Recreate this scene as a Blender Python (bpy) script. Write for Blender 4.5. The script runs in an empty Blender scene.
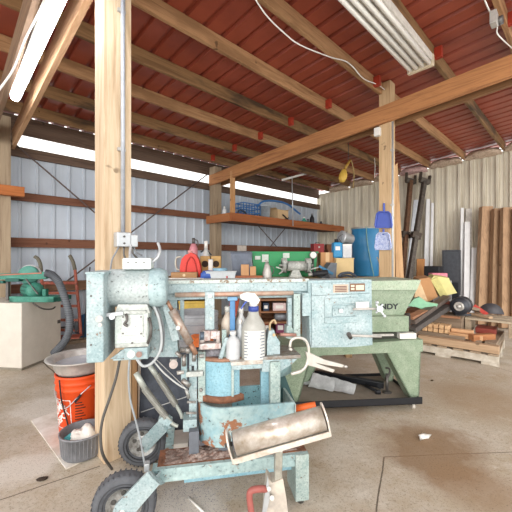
import bpy, bmesh, math, random
from mathutils import Vector, Matrix, Euler
random.seed(7)
FPX = 322.0; CH = 1.2; HZ = 257.0
THETA = math.degrees(math.atan2(.6945, .7195))
C = bpy.context.scene.collection

# ------------------------------------------------------------ materials
def lin(h):
    if isinstance(h, str):
        h = h.lstrip('#'); h = [int(h[i:i+2], 16)/255 for i in (0, 2, 4)]
        return tuple((c/12.92 if c <= .04045 else ((c+.055)/1.055)**2.4) for c in h)+(1,)
    return tuple(h)+(1,)
class NT:
    def __init__(s, name):
        s.m = bpy.data.materials.new(name); s.m.use_nodes = True
        s.t = s.m.node_tree; s.b = s.t.nodes['Principled BSDF']
    def n(s, ty, **k):
        nd = s.t.nodes.new(ty)
        for a, v in k.items():
            if a.startswith('i_'):
                key = a[2:]
                key = int(key) if key.isdigit() else key.replace('_', ' ')
                nd.inputs[key].default_value = v
            else: setattr(nd, a, v)
        return nd
    def l(s, a, b): s.t.links.new(a, b)
    def coord(s, scale=(1, 1, 1), which='Object'):
        tc = s.n('ShaderNodeTexCoord'); mp = s.n('ShaderNodeMapping')
        mp.inputs['Scale'].default_value = scale
        oi = s.n('ShaderNodeObjectInfo'); ad = s.n('ShaderNodeVectorMath', operation='ADD')
        mu = s.n('ShaderNodeVectorMath', operation='SCALE'); mu.inputs[3].default_value = 37.0
        cx = s.n('ShaderNodeCombineXYZ')
        for i in range(3): s.l(oi.outputs['Random'], cx.inputs[i])
        s.l(cx.outputs[0], mu.inputs[0]); s.l(tc.outputs[which], mp.inputs[0])
        s.l(mp.outputs[0], ad.inputs[0]); s.l(mu.outputs[0], ad.inputs[1])
        return ad.outputs[0]
    def noise(s, vec, scale, detail=4, rough=.6, dist=0):
        nd = s.n('ShaderNodeTexNoise'); nd.inputs['Scale'].default_value = scale
        nd.inputs['Detail'].default_value = detail; nd.inputs['Roughness'].default_value = rough
        nd.inputs['Distortion'].default_value = dist
        s.l(vec, nd.inputs['Vector']); return nd.outputs['Fac']
    def ramp(s, fac, stops):
        r = s.n('ShaderNodeValToRGB'); e = r.color_ramp.elements
        while len(e) < len(stops): e.new(.5)
        for i, (p, c) in enumerate(stops):
            e[i].position = p; e[i].color = lin(c) if not isinstance(c, float) else (c, c, c, 1)
        s.l(fac, r.inputs[0]); return r.outputs[0]
    def mix(s, fac, a, b, mode='MIX'):
        m = s.n('ShaderNodeMix', data_type='RGBA', blend_type=mode)
        if isinstance(fac, (int, float)): m.inputs[0].default_value = fac
        else: s.l(fac, m.inputs[0])
        for sock, v in ((m.inputs[6], a), (m.inputs[7], b)):
            if isinstance(v, (str, tuple)): sock.default_value = lin(v)
            else: s.l(v, sock)
        return m.outputs[2]
    def bump(s, h, strength=.3, dist=.01):
        b = s.n('ShaderNodeBump'); b.inputs['Strength'].default_value = strength
        b.inputs['Distance'].default_value = dist
        s.l(h, b.inputs['Height']); s.l(b.outputs[0], s.b.inputs['Normal'])
    def fin(s, col, rough=.6, metal=0.0, spec=.4):
        if isinstance(col, (str, tuple)): s.b.inputs['Base Color'].default_value = lin(col)
        else: s.l(col, s.b.inputs['Base Color'])
        s.b.inputs['Roughness'].default_value = rough; s.b.inputs['Metallic'].default_value = metal
        s.b.inputs['Specular IOR Level'].default_value = spec
        return s.m
MC = {}
def mat(col, rough=.6, metal=0.0, var=.25, scale=18, col2=None, bump=.08):
    key = ('m', col, rough, metal, var, scale, col2)
    if key in MC: return MC[key]
    t = NT('surface'); v = t.coord(); f = t.noise(v, scale, 5, .65)
    fr = t.ramp(f, [(.35, 0.0), (.7, 1.0)])
    c2 = col2 or tuple(x*(1-var) for x in lin(col)[:3])
    c = t.mix(fr, col, c2)
    t.bump(f, bump, .01); MC[key] = t.fin(c, rough, metal); return MC[key]
def paint(col, chip='#6b5a4c', amount=.42, dust='#cfd3cc', rough=.5, chip2='#3f3b38', sc=40, dustamt=.5):
    key = ('p', col, chip, amount, dust, rough, sc, dustamt)
    if key in MC: return MC[key]
    t = NT('worn_paint'); v = t.coord()
    a = t.noise(v, 7, 5, .7); b = t.noise(v, sc, 6, .7); d = t.noise(v, sc*3.2, 3, .6)
    base = t.mix(t.ramp(a, [(.38, 0.0), (.66, dustamt)]), col, dust)
    base = t.mix(t.ramp(b, [(.45, 0.0), (.75, .4)]), base, tuple(x*.6 for x in lin(col)[:3]))
    base = t.mix(t.ramp(d, [(.50, 0.0), (.66, .38)]), base, tuple(x*.5 for x in lin(col)[:3]))
    base = t.mix(t.ramp(d, [(.30, .45), (.44, 0.0)]), base, dust)
    base = t.mix(t.ramp(b, [(1-amount, 0.0), (1-amount+.03, 1.0)]), base, chip)
    base = t.mix(t.ramp(d, [(.665, 0.0), (.70, .8)]), base, chip2)
    t.bump(b, .15, .004); MC[key] = t.fin(base, rough, .0, .4); return MC[key]
def wood(c1, c2, axis='x', dark=None, rough=.75, sc=1.0):
    key = ('w', c1, c2, axis, dark, sc)
    if key in MC: return MC[key]
    t = NT('timber'); s = [26*sc, 26*sc, 26*sc]; s['xyz'.index(axis)] = 1.6*sc
    v = t.coord(tuple(s)); f = t.noise(v, 1.0, 5, .6, .6)
    s2 = [3.0, 3.0, 3.0]; s2['xyz'.index(axis)] = .8
    v2 = t.coord(tuple(s2)); g = t.noise(v2, 1.3, 4, .6)
    c = t.ramp(f, [(.28, c2), (.55, c1), (.8, c2)])
    if dark:
        c = t.mix(t.ramp(g, [(.5, 0.0), (.62, .85)]), c, dark)
    else:
        c = t.mix(t.ramp(g, [(.42, 0.0), (.75, .45)]), c, c2)
    v3 = t.coord((1, 1, 1)); k = t.noise(v3, 9, 2, .5)
    c = t.mix(t.ramp(k, [(.72, 0.0), (.76, .7)]), c, tuple(x*.35 for x in lin(c2)[:3]))
    t.bump(f, .25, .004); MC[key] = t.fin(c, rough, 0, .3); return MC[key]
def emis(col, st):
    m = bpy.data.materials.new('lit_tube'); m.use_nodes = True; b = m.node_tree.nodes['Principled BSDF']
    b.inputs['Base Color'].default_value = lin(col); b.inputs['Emission Color'].default_value = lin(col)
    b.inputs['Emission Strength'].default_value = st; return m
def clearp(col, rough=.15, alpha=.5):
    t = NT('clear_plastic'); t.b.inputs['Transmission Weight'].default_value = alpha
    t.b.inputs['IOR'].default_value = 1.3
    return t.fin(col, rough, 0, .5)

# ------------------------------------------------------------ mesh builder
def V3(p): return Vector(p)
def basis(d, up=(0, 0, 1)):
    d = V3(d).normalized(); up = V3(up)
    if abs(d.dot(up)) > .98: up = Vector((0, 1, 0))
    s = d.cross(up).normalized(); u = s.cross(d).normalized()
    return d, s, u
class MB:
    def __init__(s): s.v = []; s.f = []; s.sm = []; s.mi = []; s.cm = 0
    def m(s, i): s.cm = i; return s
    def add(s, vs, fs, smooth=False):
        o = len(s.v); s.v += [tuple(p) for p in vs]
        for i, f in enumerate(fs):
            s.f.append([o+k for k in f]); s.mi.append(s.cm)
            s.sm.append(smooth if isinstance(smooth, bool) else smooth[i])
        return s
    def box(s, c, sz, rot=None, bev=0.0):
        c = V3(c); R = rot if isinstance(rot, Matrix) else (Euler([math.radians(a) for a in rot]).to_matrix() if rot else Matrix.Identity(3))
        h = [x/2 for x in sz]
        bev = min(bev, .45*min(sz))
        if bev <= 0:
            vs = [R @ Vector((x*h[0], y*h[1], z*h[2]))+c for x in (-1, 1) for y in (-1, 1) for z in (-1, 1)]
            fs = [(0, 1, 3, 2), (4, 6, 7, 5), (0, 4, 5, 1), (2, 3, 7, 6), (0, 2, 6, 4), (1, 5, 7, 3)]
            return s.add(vs, fs)
        bm = bmesh.new(); bmesh.ops.create_cube(bm, size=1)
        for v in bm.verts: v.co = Vector((v.co.x*sz[0], v.co.y*sz[1], v.co.z*sz[2]))
        bmesh.ops.bevel(bm, geom=list(bm.edges), offset=bev, segments=2, profile=.5, affect='EDGES')
        bm.verts.index_update()
        s.add([R @ v.co+c for v in bm.verts], [[v.index for v in f.verts] for f in bm.faces]); bm.free(); return s
    def bb(s, p0, p1, bev=0.0):
        c = [(a+b)/2 for a, b in zip(p0, p1)]; z = [abs(b-a) for a, b in zip(p0, p1)]
        return s.box(c, z, None, bev)
    def beam(s, p0, p1, w, h, up=(0, 0, 1), bev=0.0):
        p0 = V3(p0); p1 = V3(p1); d, sd, u = basis(p1-p0, up)
        R = Matrix((d, sd, u)).transposed()
        return s.box((p0+p1)/2, ((p1-p0).length, w, h), R, bev)
    def cyl(s, p0, p1, r0, r1=None, n=20, cap=True):
        p0 = V3(p0); p1 = V3(p1); r1 = r0 if r1 is None else r1
        d, a, b = basis(p1-p0); vs = []
        for p, r in ((p0, r0), (p1, r1)):
            for i in range(n):
                t = 2*math.pi*i/n; vs.append(p+a*(r*math.cos(t))+b*(r*math.sin(t)))
        fs = [(i, (i+1) % n, n+(i+1) % n, n+i) for i in range(n)]; sm = [True]*n
        if cap: fs += [tuple(range(n-1, -1, -1)), tuple(range(n, 2*n))]; sm += [False]*2
        return s.add(vs, fs, sm)
    def lathe(s, prof, c=(0, 0, 0), axis=(0, 0, 1), n=28, a0=0, a1=360, sx=1, sy=1):
        c = V3(c); d, a, b = basis(axis, (0, 0, 1) if abs(V3(axis).normalized().z) < .9 else (0, 1, 0))
        if abs(V3(axis).normalized().z) > .9: a, b = Vector((1, 0, 0)), Vector((0, 1, 0))
        full = abs(a1-a0-360) < 1e-6; k = n if full else n+1; vs = []
        for r, z in prof:
            for i in range(k):
                t = math.radians(a0+(a1-a0)*i/n)
                vs.append(c+d*z+a*(r*sx*math.cos(t))+b*(r*sy*math.sin(t)))
        fs = []
        for j in range(len(prof)-1):
            for i in range(n):
                i2 = (i+1) % k; fs.append((j*k+i, j*k+i2, (j+1)*k+i2, (j+1)*k+i))
        return s.add(vs, fs, True)
    def tube(s, pts, r, n=8, sub=4, closed=False, rs=None):
        P = [V3(p) for p in pts]
        if sub > 1 and len(P) > 2:
            Q = []; L = len(P); R2 = []
            for i in range(L if closed else L-1):
                p0 = P[(i-1) % L] if (closed or i > 0) else P[0]; p1 = P[i]; p2 = P[(i+1) % L]
                p3 = P[(i+2) % L] if (closed or i+2 < L) else P[-1]
                for k in range(sub):
                    t = k/sub
                    Q.append(.5*((2*p1)+(-p0+p2)*t+(2*p0-5*p1+4*p2-p3)*t*t+(-p0+3*p1-3*p2+p3)*t**3))
            if not closed: Q.append(P[-1])
            P = Q
        L = len(P); vs = []; up = None
        for i, p in enumerate(P):
            a = P[(i+1) % L] if (closed or i+1 < L) else P[i]
            b = P[(i-1) % L] if (closed or i > 0) else P[i]
            d = (a-b)
            if d.length < 1e-9: d = Vector((0, 0, 1))
            d.normalize()
            if up is None:
                _, sd, up = basis(d)
            sd = d.cross(up)
            if sd.length < 1e-5: _, sd, up = basis(d)
            sd.normalize(); up = sd.cross(d).normalized()
            rr = r if rs is None else rs[min(len(rs)-1, int(i/(L-1)*(len(rs)-1)+.5))]
            for k in range(n):
                t = 2*math.pi*k/n; vs.append(p+sd*(rr*math.cos(t))+up*(rr*math.sin(t)))
        fs = []
        for i in range(L if closed else L-1):
            j = (i+1) % L
            for k in range(n): fs.append((i*n+k, i*n+(k+1) % n, j*n+(k+1) % n, j*n+k))
        sm = [True]*len(fs)
        if not closed: fs += [tuple(range(n-1, -1, -1)), tuple((L-1)*n+k for k in range(n))]; sm += [False]*2
        return s.add(vs, fs, sm)
    def prism(s, pts, ext):
        P = [V3(p) for p in pts]; e = V3(ext); n = len(P)
        fs = [tuple(range(n)), tuple(range(2*n-1, n-1, -1))]+[(i, n+i, n+(i+1) % n, (i+1) % n) for i in range(n)]
        return s.add(P+[p+e for p in P], fs)
    def ball(s, c, r, n=14, jit=0.0):
        r = (r, r, r) if isinstance(r, (int, float)) else r
        c = V3(c); vs = []; m = n//2
        for j in range(m+1):
            ph = math.pi*j/m
            for i in range(n):
                t = 2*math.pi*i/n; k = 1+random.uniform(-jit, jit)
                vs.append(c+Vector((r[0]*k*math.sin(ph)*math.cos(t), r[1]*k*math.sin(ph)*math.sin(t), r[2]*k*math.cos(ph))))
        fs = [(j*n+i, j*n+(i+1) % n, (j+1)*n+(i+1) % n, (j+1)*n+i) for j in range(m) for i in range(n)]
        return s.add(vs, fs, True)
    def ring(s, c, axis, ro, ri, t, n=28):
        # flat washer, thickness t centred on c
        h = t/2
        return s.lathe([(ri, -h), (ro, -h), (ro, h), (ri, h), (ri, -h)], c, axis, n)
    def mesh(s, name):
        me = bpy.data.meshes.new(name); me.from_pydata(s.v, [], s.f)
        me.polygons.foreach_set('use_smooth', s.sm); me.polygons.foreach_set('material_index', s.mi)
        bm = bmesh.new(); bm.from_mesh(me); bmesh.ops.remove_doubles(bm, verts=bm.verts, dist=1e-6)
        bmesh.ops.recalc_face_normals(bm, faces=bm.faces); bm.to_mesh(me); bm.free(); me.update(); return me
# ------------------------------------------------------------ frames, things
def world(px, py, Y): return Vector(((px-256)/FPX*Y, Y, CH-(py-HZ)/FPX*Y))
def onz(px, py, z=0.0): return world(px, py, (CH-z)*FPX/(py-HZ))
class Frame:
    def __init__(s, loc, deg=0.0):
        s.o = V3(loc) if len(loc) == 3 else Vector((loc[0], loc[1], 0)); s.deg = deg
        s.M = Matrix.Translation(s.o) @ Matrix.Rotation(math.radians(deg), 4, 'Z'); s.I = s.M.inverted()
        s.cam = s.I @ Vector((0, 0, CH))
    def ray(s, px, py):
        d = Vector(((px-256)/FPX, 1, -(py-HZ)/FPX)); return (s.I.to_3x3() @ d)
    def q(s, px, py, b):           # point of the line of sight on the local plane y = b
        d = s.ray(px, py); return s.cam+d*((b-s.cam.y)/d.y)
    def qx(s, px, py, a):
        d = s.ray(px, py); return s.cam+d*((a-s.cam.x)/d.x)
    def qz(s, px, py, z):          # local z
        d = s.ray(px, py); return s.cam+d*((z-s.cam.z)/d.z)
    def poly(s, pts, b): return [s.q(x, y, b) for x, y in pts]
    def rect(s, x0, y0, x1, y1, b, t, bev=0.0):    # (p0, p1) for MB.bb: a block whose front is the window x0..x1, y0..y1 on plane b
        m = (x0+x1)/2; zt = s.q(m, y0, b).z; zb = s.q(m, y1, b).z; my = (y0+y1)/2
        return (s.q(x0, my, b).x, b, zb), (s.q(x1, my, b).x, b+t, zt), bev
def mats(o, m):
    for k in (m if isinstance(m, (list, tuple)) else [m]): o.data.materials.append(k)
class Thing(Frame):
    def __init__(s, name, label, cat, loc, deg=0.0, group=None):
        super().__init__(loc, deg); e = bpy.data.objects.new(name, None); C.objects.link(e)
        e.matrix_world = s.M; e['label'] = label; e['category'] = cat; e.empty_display_size = .05
        if group: e['group'] = group
        s.e = e
    def part(s, name, mb, m, parent=None, label=None, kind=None):
        o = bpy.data.objects.new(name, mb.mesh(name)); C.objects.link(o); mats(o, m)
        o.parent = parent or s.e
        if label: o['label'] = label
        if kind: o['kind'] = kind
        return o
def solo(name, label, cat, fr, mb, m, group=None, kind=None):
    o = bpy.data.objects.new(name, mb.mesh(name)); C.objects.link(o); mats(o, m)
    o.matrix_world = fr.M; o['label'] = label; o['category'] = cat
    if group: o['group'] = group
    if kind: o['kind'] = kind
    return o
ROOM = Frame((0, 0, 0), THETA)
def rpt(u, v, z=0.0): return ROOM.M @ Vector((u, v, z))
def textmesh(txt, size, depth=.001, align='CENTER', bold=0.0):
    cu = bpy.data.curves.new('lettering', 'FONT'); cu.body = txt; cu.size = size; cu.extrude = depth
    cu.align_x = align; cu.align_y = 'CENTER'; cu.offset = bold
    o = bpy.data.objects.new('tmp', cu); C.objects.link(o); bpy.context.view_layer.update()
    me = bpy.data.meshes.new_from_object(o.evaluated_get(bpy.context.evaluated_depsgraph_get()))
    bpy.data.objects.remove(o); vs = [v.co.copy() for v in me.vertices]; fs = [list(p.vertices) for p in me.polygons]
    return vs, fs
WORLD_ST = 1.4; EXPO = 0.62; SUN_ST = 1.9
# ------------------------------------------------------------ the building
VA = 5.32; UB = 7.56; SL = .058
def zb(v): return 2.95+SL*(5.32-v)          # underside of the purlins
def zr(v): return zb(v)+.14                  # roof sheet
U0, V0 = -3.0, -1.5
def floor_mat():
    t = NT('concrete'); tc = t.n('ShaderNodeTexCoord'); v = tc.outputs['Object']
    a = t.noise(v, .55, 5, .6); b = t.noise(v, 3.0, 7, .7); d = t.noise(v, 45, 4, .7); g = t.noise(v, 9, 6, .75, .4)
    c = t.ramp(a, [(.35, '#b5ac9c'), (.65, '#cbc4b7')])
    c = t.mix(t.ramp(b, [(.42, 0.0), (.72, .8)]), c, '#a38e70')
    c = t.mix(t.ramp(g, [(.55, 0.0), (.72, .6)]), c, '#dad5cb')
    c = t.mix(t.ramp(d, [(.52, 0.0), (.72, .45)]), c, '#6b5c48')
    # worn oily patch and saw-cut joints, placed in room coordinates
    sp = t.n('ShaderNodeSeparateXYZ'); t.l(v, sp.inputs[0])
    def line(p0, p1, w):
        (x0, y0), (x1, y1) = p0, p1; L = math.hypot(x1-x0, y1-y0); nx, ny = -(y1-y0)/L, (x1-x0)/L
        def M(op, a_, b_=None):
            n = t.n('ShaderNodeMath', operation=op)
            for i, q in enumerate((a_, b_)):
                if q is None: continue
                if isinstance(q, (int, float)): n.inputs[i].default_value = q
                else: t.l(q, n.inputs[i])
            return n.outputs[0]
        wob = M('MULTIPLY', M('SUBTRACT', b, .5), .03)
        di = M('ABSOLUTE', M('ADD', M('ADD', M('MULTIPLY', M('SUBTRACT', sp.outputs[0], x0), nx), M('MULTIPLY', M('SUBTRACT', sp.outputs[1], y0), ny)), wob))
        al = M('ADD', M('MULTIPLY', M('SUBTRACT', sp.outputs[0], x0), (x1-x0)/L), M('MULTIPLY', M('SUBTRACT', sp.outputs[1], y0), (y1-y0)/L))
        return M('MULTIPLY', M('LESS_THAN', di, w), M('MULTIPLY', M('GREATER_THAN', al, 0.0), M('LESS_THAN', al, L)))
    def P(x, y): q = onz(x, y); return (q.x, q.y)
    for p0, p1, w in ((P(40, 360), P(102, 414), .007), (P(0, 500), P(100, 466), .004), (P(376, 512), P(384, 457), .004), (P(384, 457), P(512, 452), .003), (P(440, 350), P(512, 372), .003)):
        c = t.mix(line(p0, p1, w), c, '#6a6054')
    def spot(px, py, r, col, amt):
        q = onz(px, py); d_ = t.n('ShaderNodeVectorMath', operation='DISTANCE'); t.l(v, d_.inputs[0]); d_.inputs[1].default_value = (q.x, q.y, 0)
        m1 = t.n('ShaderNodeMath', operation='DIVIDE'); t.l(d_.outputs['Value'], m1.inputs[0]); m1.inputs[1].default_value = r
        m2 = t.n('ShaderNodeMath', operation='ADD'); t.l(m1.outputs[0], m2.inputs[0]); t.l(b, m2.inputs[1])
        return t.mix(t.ramp(m2.outputs[0], [(.75, amt), (1.35, 0.0)]), c, col)
    c = spot(430, 450, .8, '#86694a', .8); c = spot(480, 490, .6, '#94785a', .6); c = spot(300, 440, .35, '#9a8365', .5); c = spot(345, 410, .5, '#8f7860', .6); c = spot(480, 400, 1.0, '#9c8466', .6)
    c = spot(40, 410, .5, '#dad6cd', .6); c = spot(190, 500, .45, '#d9d6d0', .7); c = spot(20, 470, .4, '#d6d2c9', .6)
    c = t.mix(t.ramp(t.noise(v, 120, 3, .7), [(.58, 0.0), (.66, .75)]), c, '#5f5142')
    t.bump(b, .12, .01); return t.fin(c, .62, 0, .35)
mb = MB(); w = [rpt(U0, V0), rpt(UB+.1, V0), rpt(UB+.1, VA+.1), rpt(U0, VA+.1)]
mb.prism([(p.x, p.y, 0) for p in w], (0, 0, -.1))
solo('floor', 'worn tan and grey concrete floor slab of the workshop', 'floor', Frame((0, 0, 0)), mb, floor_mat(), kind='structure')

def sheet_profile(n, pitch, rib, rise, minor=0):
    pr = []
    for i in range(n):
        x = i*pitch
        pr += [(x, 0), (x+pitch-rib-.02, 0), (x+pitch-rib-.008, rise), (x+pitch-.012, rise), (x+pitch, 0)] if not minor else \
              [(x, 0), (x+.3*pitch, 0), (x+.34*pitch, minor), (x+.38*pitch, 0), (x+.6*pitch, 0), (x+.64*pitch, minor), (x+.68*pitch, 0), (x+pitch-rib-.02, 0), (x+pitch-rib-.008, rise), (x+pitch-.012, rise), (x+pitch, 0)]
    return pr
def steel_sheet(c1, c2, streak, streakamt=.5, rough=.45, axis='z'):
    t = NT('ribbed_sheet'); s = [14, 14, 14]; s['xyz'.index(axis)] = .8
    v = t.coord(tuple(s)); f = t.noise(v, 1, 5, .6); v2 = t.coord(); g = t.noise(v2, 1.2, 5, .6)
    c = t.mix(t.ramp(g, [(.35, 0.0), (.7, 1.0)]), c1, c2)
    c = t.mix(t.ramp(f, [(.52, 0.0), (.72, streakamt)]), c, streak)
    return t.fin(c, rough, .0, .4)
# back wall (open slot to the sky above it)
mb = MB(); u = U0
pr = [(x+U0, y) for x, y in sheet_profile(int((UB-U0)/.197)+1, .197, .028, .022)]
pr = [(min(x, UB), y) for x, y in pr]
vs = [(x, VA-y, z) for z in (0, 2.56) for x, y in pr]; n = len(pr)
mb.add(vs, [(i, i+1, n+i+1, n+i) for i in range(n-1)])
solo('wall_back', 'pale blue-grey ribbed steel back wall behind the brown girts', 'wall', ROOM, mb, steel_sheet('#c3ccd6', '#b2bcc8', '#9aa1a8', .3), kind='structure')
# right wall, its top follows the roof
mb = MB(); VW = .2
pr = sheet_profile(int((VA-VW)/.21)+1, .21, .045, .035, .012)
pr = [(min(x+VW, VA), y) for x, y in pr]; n = len(pr)
vs = [(UB-y, x, 0) for x, y in pr]+[(UB-y, x, zb(x)) for x, y in pr]
mb.add(vs, [(i, i+1, n+i+1, n+i) for i in range(n-1)])
solo('wall_right', 'cream ribbed steel end wall stained with brown vertical streaks', 'wall', ROOM, mb, steel_sheet('#dfd9c8', '#cbc3b0', '#978a70', .65), kind='structure')
# roof sheet, ribs run down the slope
mb = MB(); N = int((UB+.1-U0)/.196)+1
pr = []
for i in range(N):
    x = U0+i*.196; pr += [(x, 0), (x+.03, 0), (x+.06, 0), (x+.09, 0), (x+.115, 0), (x+.128, 0), (x+.142, .030), (x+.170, .030), (x+.184, 0)]
n = len(pr); VV = [5.35, 5.12, 5.105, 2.0, V0]
vs = [(x, v, zr(v)+y) for v in VV for x, y in pr]
fs = []
for j in range(len(VV)-1):
    for i in range(n-1):
        k = i % 9
        if j == 1 and k == 6: continue                # small screw holes that let daylight in
        fs.append((j*n+i, j*n+i+1, (j+1)*n+i+1, (j+1)*n+i))
mb.add(vs, fs)
t = NT('red_roof'); v = t.coord((1, 1, 1)); f = t.noise(v, 2.5, 5, .6)
c = t.mix(t.ramp(f, [(.35, 0.0), (.7, 1.0)]), '#9b4b37', '#833c2b')
solo('ceiling', 'rust red ribbed metal roof seen from below', 'roof', ROOM, mb, t.fin(c, .42, 0, .5), kind='structure')

W_NEW = wood('#b58c64', '#7a5638', 'x', '#8a6746'); W_OLD = wood('#8e6d49', '#66492f', 'x', '#3e3126')
W_GIRT = wood('#7d5440', '#5b3828', 'x'); W_GIRD = wood('#bb8455', '#87583a', 'y')
W_POST = wood('#d2bda0', '#ab9071', 'z'); W_GREY = wood('#a9977f', '#83705a', 'z')
W_HEAD = wood('#6e5a4c', '#4c3c32', 'x')
RED = mat('#a83a26', .5)
# purlins
sides = {4.90: 'second', 4.28: 'third', 3.65: 'fourth', 3.03: 'fifth', 2.40: 'sixth', 1.75: 'seventh', 1.11: 'eighth', .52: 'ninth', -.1: 'tenth', -.75: '', }
k = 0
for vv, nm in sides.items():
    fr = Frame(rpt(U0, vv, zb(vv)), THETA); L = UB-U0
    mb = MB().bb((0, -.02, 0), (L, .02, .138), .003)
    dark = vv in (4.90, 4.28, 3.03, 1.11)
    lab = f'roof purlin, {nm} from the back wall, running under the red roof' if nm else 'roof purlin running overhead nearest the viewer'
    o = solo('roof_purlin', ('dark-stained ' if dark else 'sawn timber ')+lab, 'beam', fr, mb, W_OLD if dark else W_NEW, 'roof purlins', 'structure')
    for uu in (3.60,):
        b = MB().box((uu-U0-.03, -.055, .06), (.05, .07, .11), None, .003)
        ob = bpy.data.objects.new('joist_bracket', b.mesh('joist_bracket')); C.objects.link(ob); mats(ob, RED); ob.parent = o; ob['label'] = 'red painted bracket'
# eave board with the open slot below, header board, girts
def hboard(name, lab, u0, u1, v, z0, z1, th, m):
    fr = Frame(rpt(u0, v, z0), THETA); mb = MB().bb((0, -th/2, 0), (u1-u0, th/2, z1-z0), .003)
    return solo(name, lab, 'board', fr, mb, m, None, 'structure')
hboard('eave_board', 'dark eave board between the white daylight slot and the roof', U0, UB, 5.30, 2.84, 3.082, .04, W_HEAD)
hboard('header_board', 'dark header board directly below the white daylight slot', U0, UB, 5.26, 2.53, 2.66, .05, W_HEAD)
hboard('wall_girt', 'upper brown horizontal girt on the back wall', U0, UB, 5.24, 1.945, 2.055, .04, W_GIRT)
hboard('wall_girt', 'middle brown horizontal girt on the back wall', U0, UB, 5.24, 1.33, 1.455, .04, W_GIRT)
hboard('wall_girt', 'low brown horizontal girt on the back wall behind the hand truck', U0, UB, 5.24, .72, .84, .04, W_GIRT)
# girders: two boards each, pitched like the roof
def girder(u, lab, v0, v1, z5, m):
    fr = Frame(rpt(u, v0, 0), THETA); dz = lambda v: z5+.055*(5.2-v)
    L = v1-v0; mb = MB()
    a = dz(v0); b = dz(v1)
    mb.prism([(-.02, 0, a), (-.02, L, b), (-.02, L, b+.205), (-.02, 0, a+.205)], (.04, 0, 0))
    return solo('main_girder', lab, 'beam', fr, mb, m, None, 'structure')
girder(3.75, 'large orange-brown girder crossing the roof to the centre right, near board', V0, 5.2, 2.596, W_GIRD)
girder(3.93, 'far board of the right hand girder behind the centre post', V0, 5.2, 2.596, wood('#8e6a48', '#6b4b32', 'y'))
girder(.63, 'left girder board passing behind the foreground post', V0, 5.2, 2.60, wood('#c19a76', '#9a7350', 'y'))
girder(.40, 'leftmost girder board beyond the lit strip light', V0, 5.2, 2.60, wood('#8d735c', '#665040', 'y'))
# posts
def post(u, v, wd, z1, lab, m):
    fr = Frame(rpt(u, v, 0), THETA); mb = MB().bb((-wd/2, -wd/2, 0), (wd/2, wd/2, z1), .004)
    return solo('wooden_post', lab, 'post', fr, mb, m, None, 'structure')
post(.739, 2.025, .160, zb(2.02)+.13, 'big square foreground post carrying the grey conduit', W_POST)
post(3.84, 1.70, .137, zb(1.7)+.13, 'square timber post in the middle right holding the dustpans', wood('#cdb08a', '#ab8b64', 'z'))
post(3.84, 5.13, .17, zb(5.1)-.0, 'weathered grey round-edged post against the back wall by the shelf end', W_GREY)
post(.52, 5.13, .15, zb(5.1)-.0, 'weathered grey post at the left edge against the back wall', W_GREY)
solo('timber_block', 'short orange timber block fixed to the post at the left edge', 'block', Frame(rpt(.30, 5.0, 1.96), THETA), MB().bb((-.25, -.06, 0), (.42, .04, .12), .003), wood('#b9713f', '#93552c', 'x'))
# insulation stuffed above the right wall between purlins
INS = mat('#cdb7a2', .95, 0, .25, 30, '#9b8672', .6)
INP = mat('#d8b3b0', .95, 0, .25, 30, '#b2938c', .6)
pv = [4.90, 4.28, 3.65, 3.03, 2.40, 1.75, 1.11, .52]
for i in range(len(pv)-1):
    v1, v0 = pv[i], pv[i+1]; mb = MB(); m = (v0+v1)/2; fr = Frame(rpt(UB-.05, m, zb(m)), THETA)
    g = 9
    vs = []; fs = []
    for a in range(g+1):
        for b in range(7):
            t_ = b/6*math.pi; y = (a/g-.5)*(v1-v0-.05); e = 1-.5*abs(2*a/g-1)**4
            x = -.15*math.sin(t_)*e*(1+random.uniform(-.25, .35)); z = -.05+.165*(1-math.cos(t_))/2*e+random.uniform(-.012, .012)
            vs.append((x, y, z))
    for a in range(g):
        for b in range(6): fs.append((a*7+b, (a+1)*7+b, (a+1)*7+b+1, a*7+b+1))
    mb.add(vs, fs, True)
    solo('insulation_batt', 'fluffy ' + ('pink' if i == 3 else 'tan') + f' insulation batt tucked above the cream wall, {["first", "second", "third", "fourth", "fifth", "sixth", "seventh"][i]} bay from the corner', 'insulation', fr, mb, INP if i == 3 else INS, 'insulation above the right wall')
# world, camera
sl = bpy.data.lights.new('daylight', 'SUN'); sl.energy = SUN_ST; sl.angle = math.radians(60); sl.color = (1, .97, .93)
so = bpy.data.objects.new('daylight', sl); C.objects.link(so); so.location = (-3, -6, 4); so.rotation_euler = (math.radians(76), 0, math.radians(-8))
W = bpy.data.worlds.new('sky'); bpy.context.scene.world = W; W.use_nodes = True
bg = W.node_tree.nodes['Background']; bg.inputs[0].default_value = (1, .985, .96, 1); bg.inputs[1].default_value = WORLD_ST
sc = bpy.context.scene; sc.view_settings.view_transform = 'Standard'; sc.view_settings.look = 'None'
sc.view_settings.exposure = EXPO; sc.view_settings.gamma = 1
cam = bpy.data.objects.new('camera', bpy.data.cameras.new('camera')); C.objects.link(cam); sc.camera = cam
cam.location = (0, 0, CH); cam.rotation_euler = (math.pi/2, 0, 0)
cam.data.sensor_width = 36; cam.data.lens = 36*FPX/512; cam.data.shift_y = 1/512; cam.data.clip_start = .05
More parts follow.
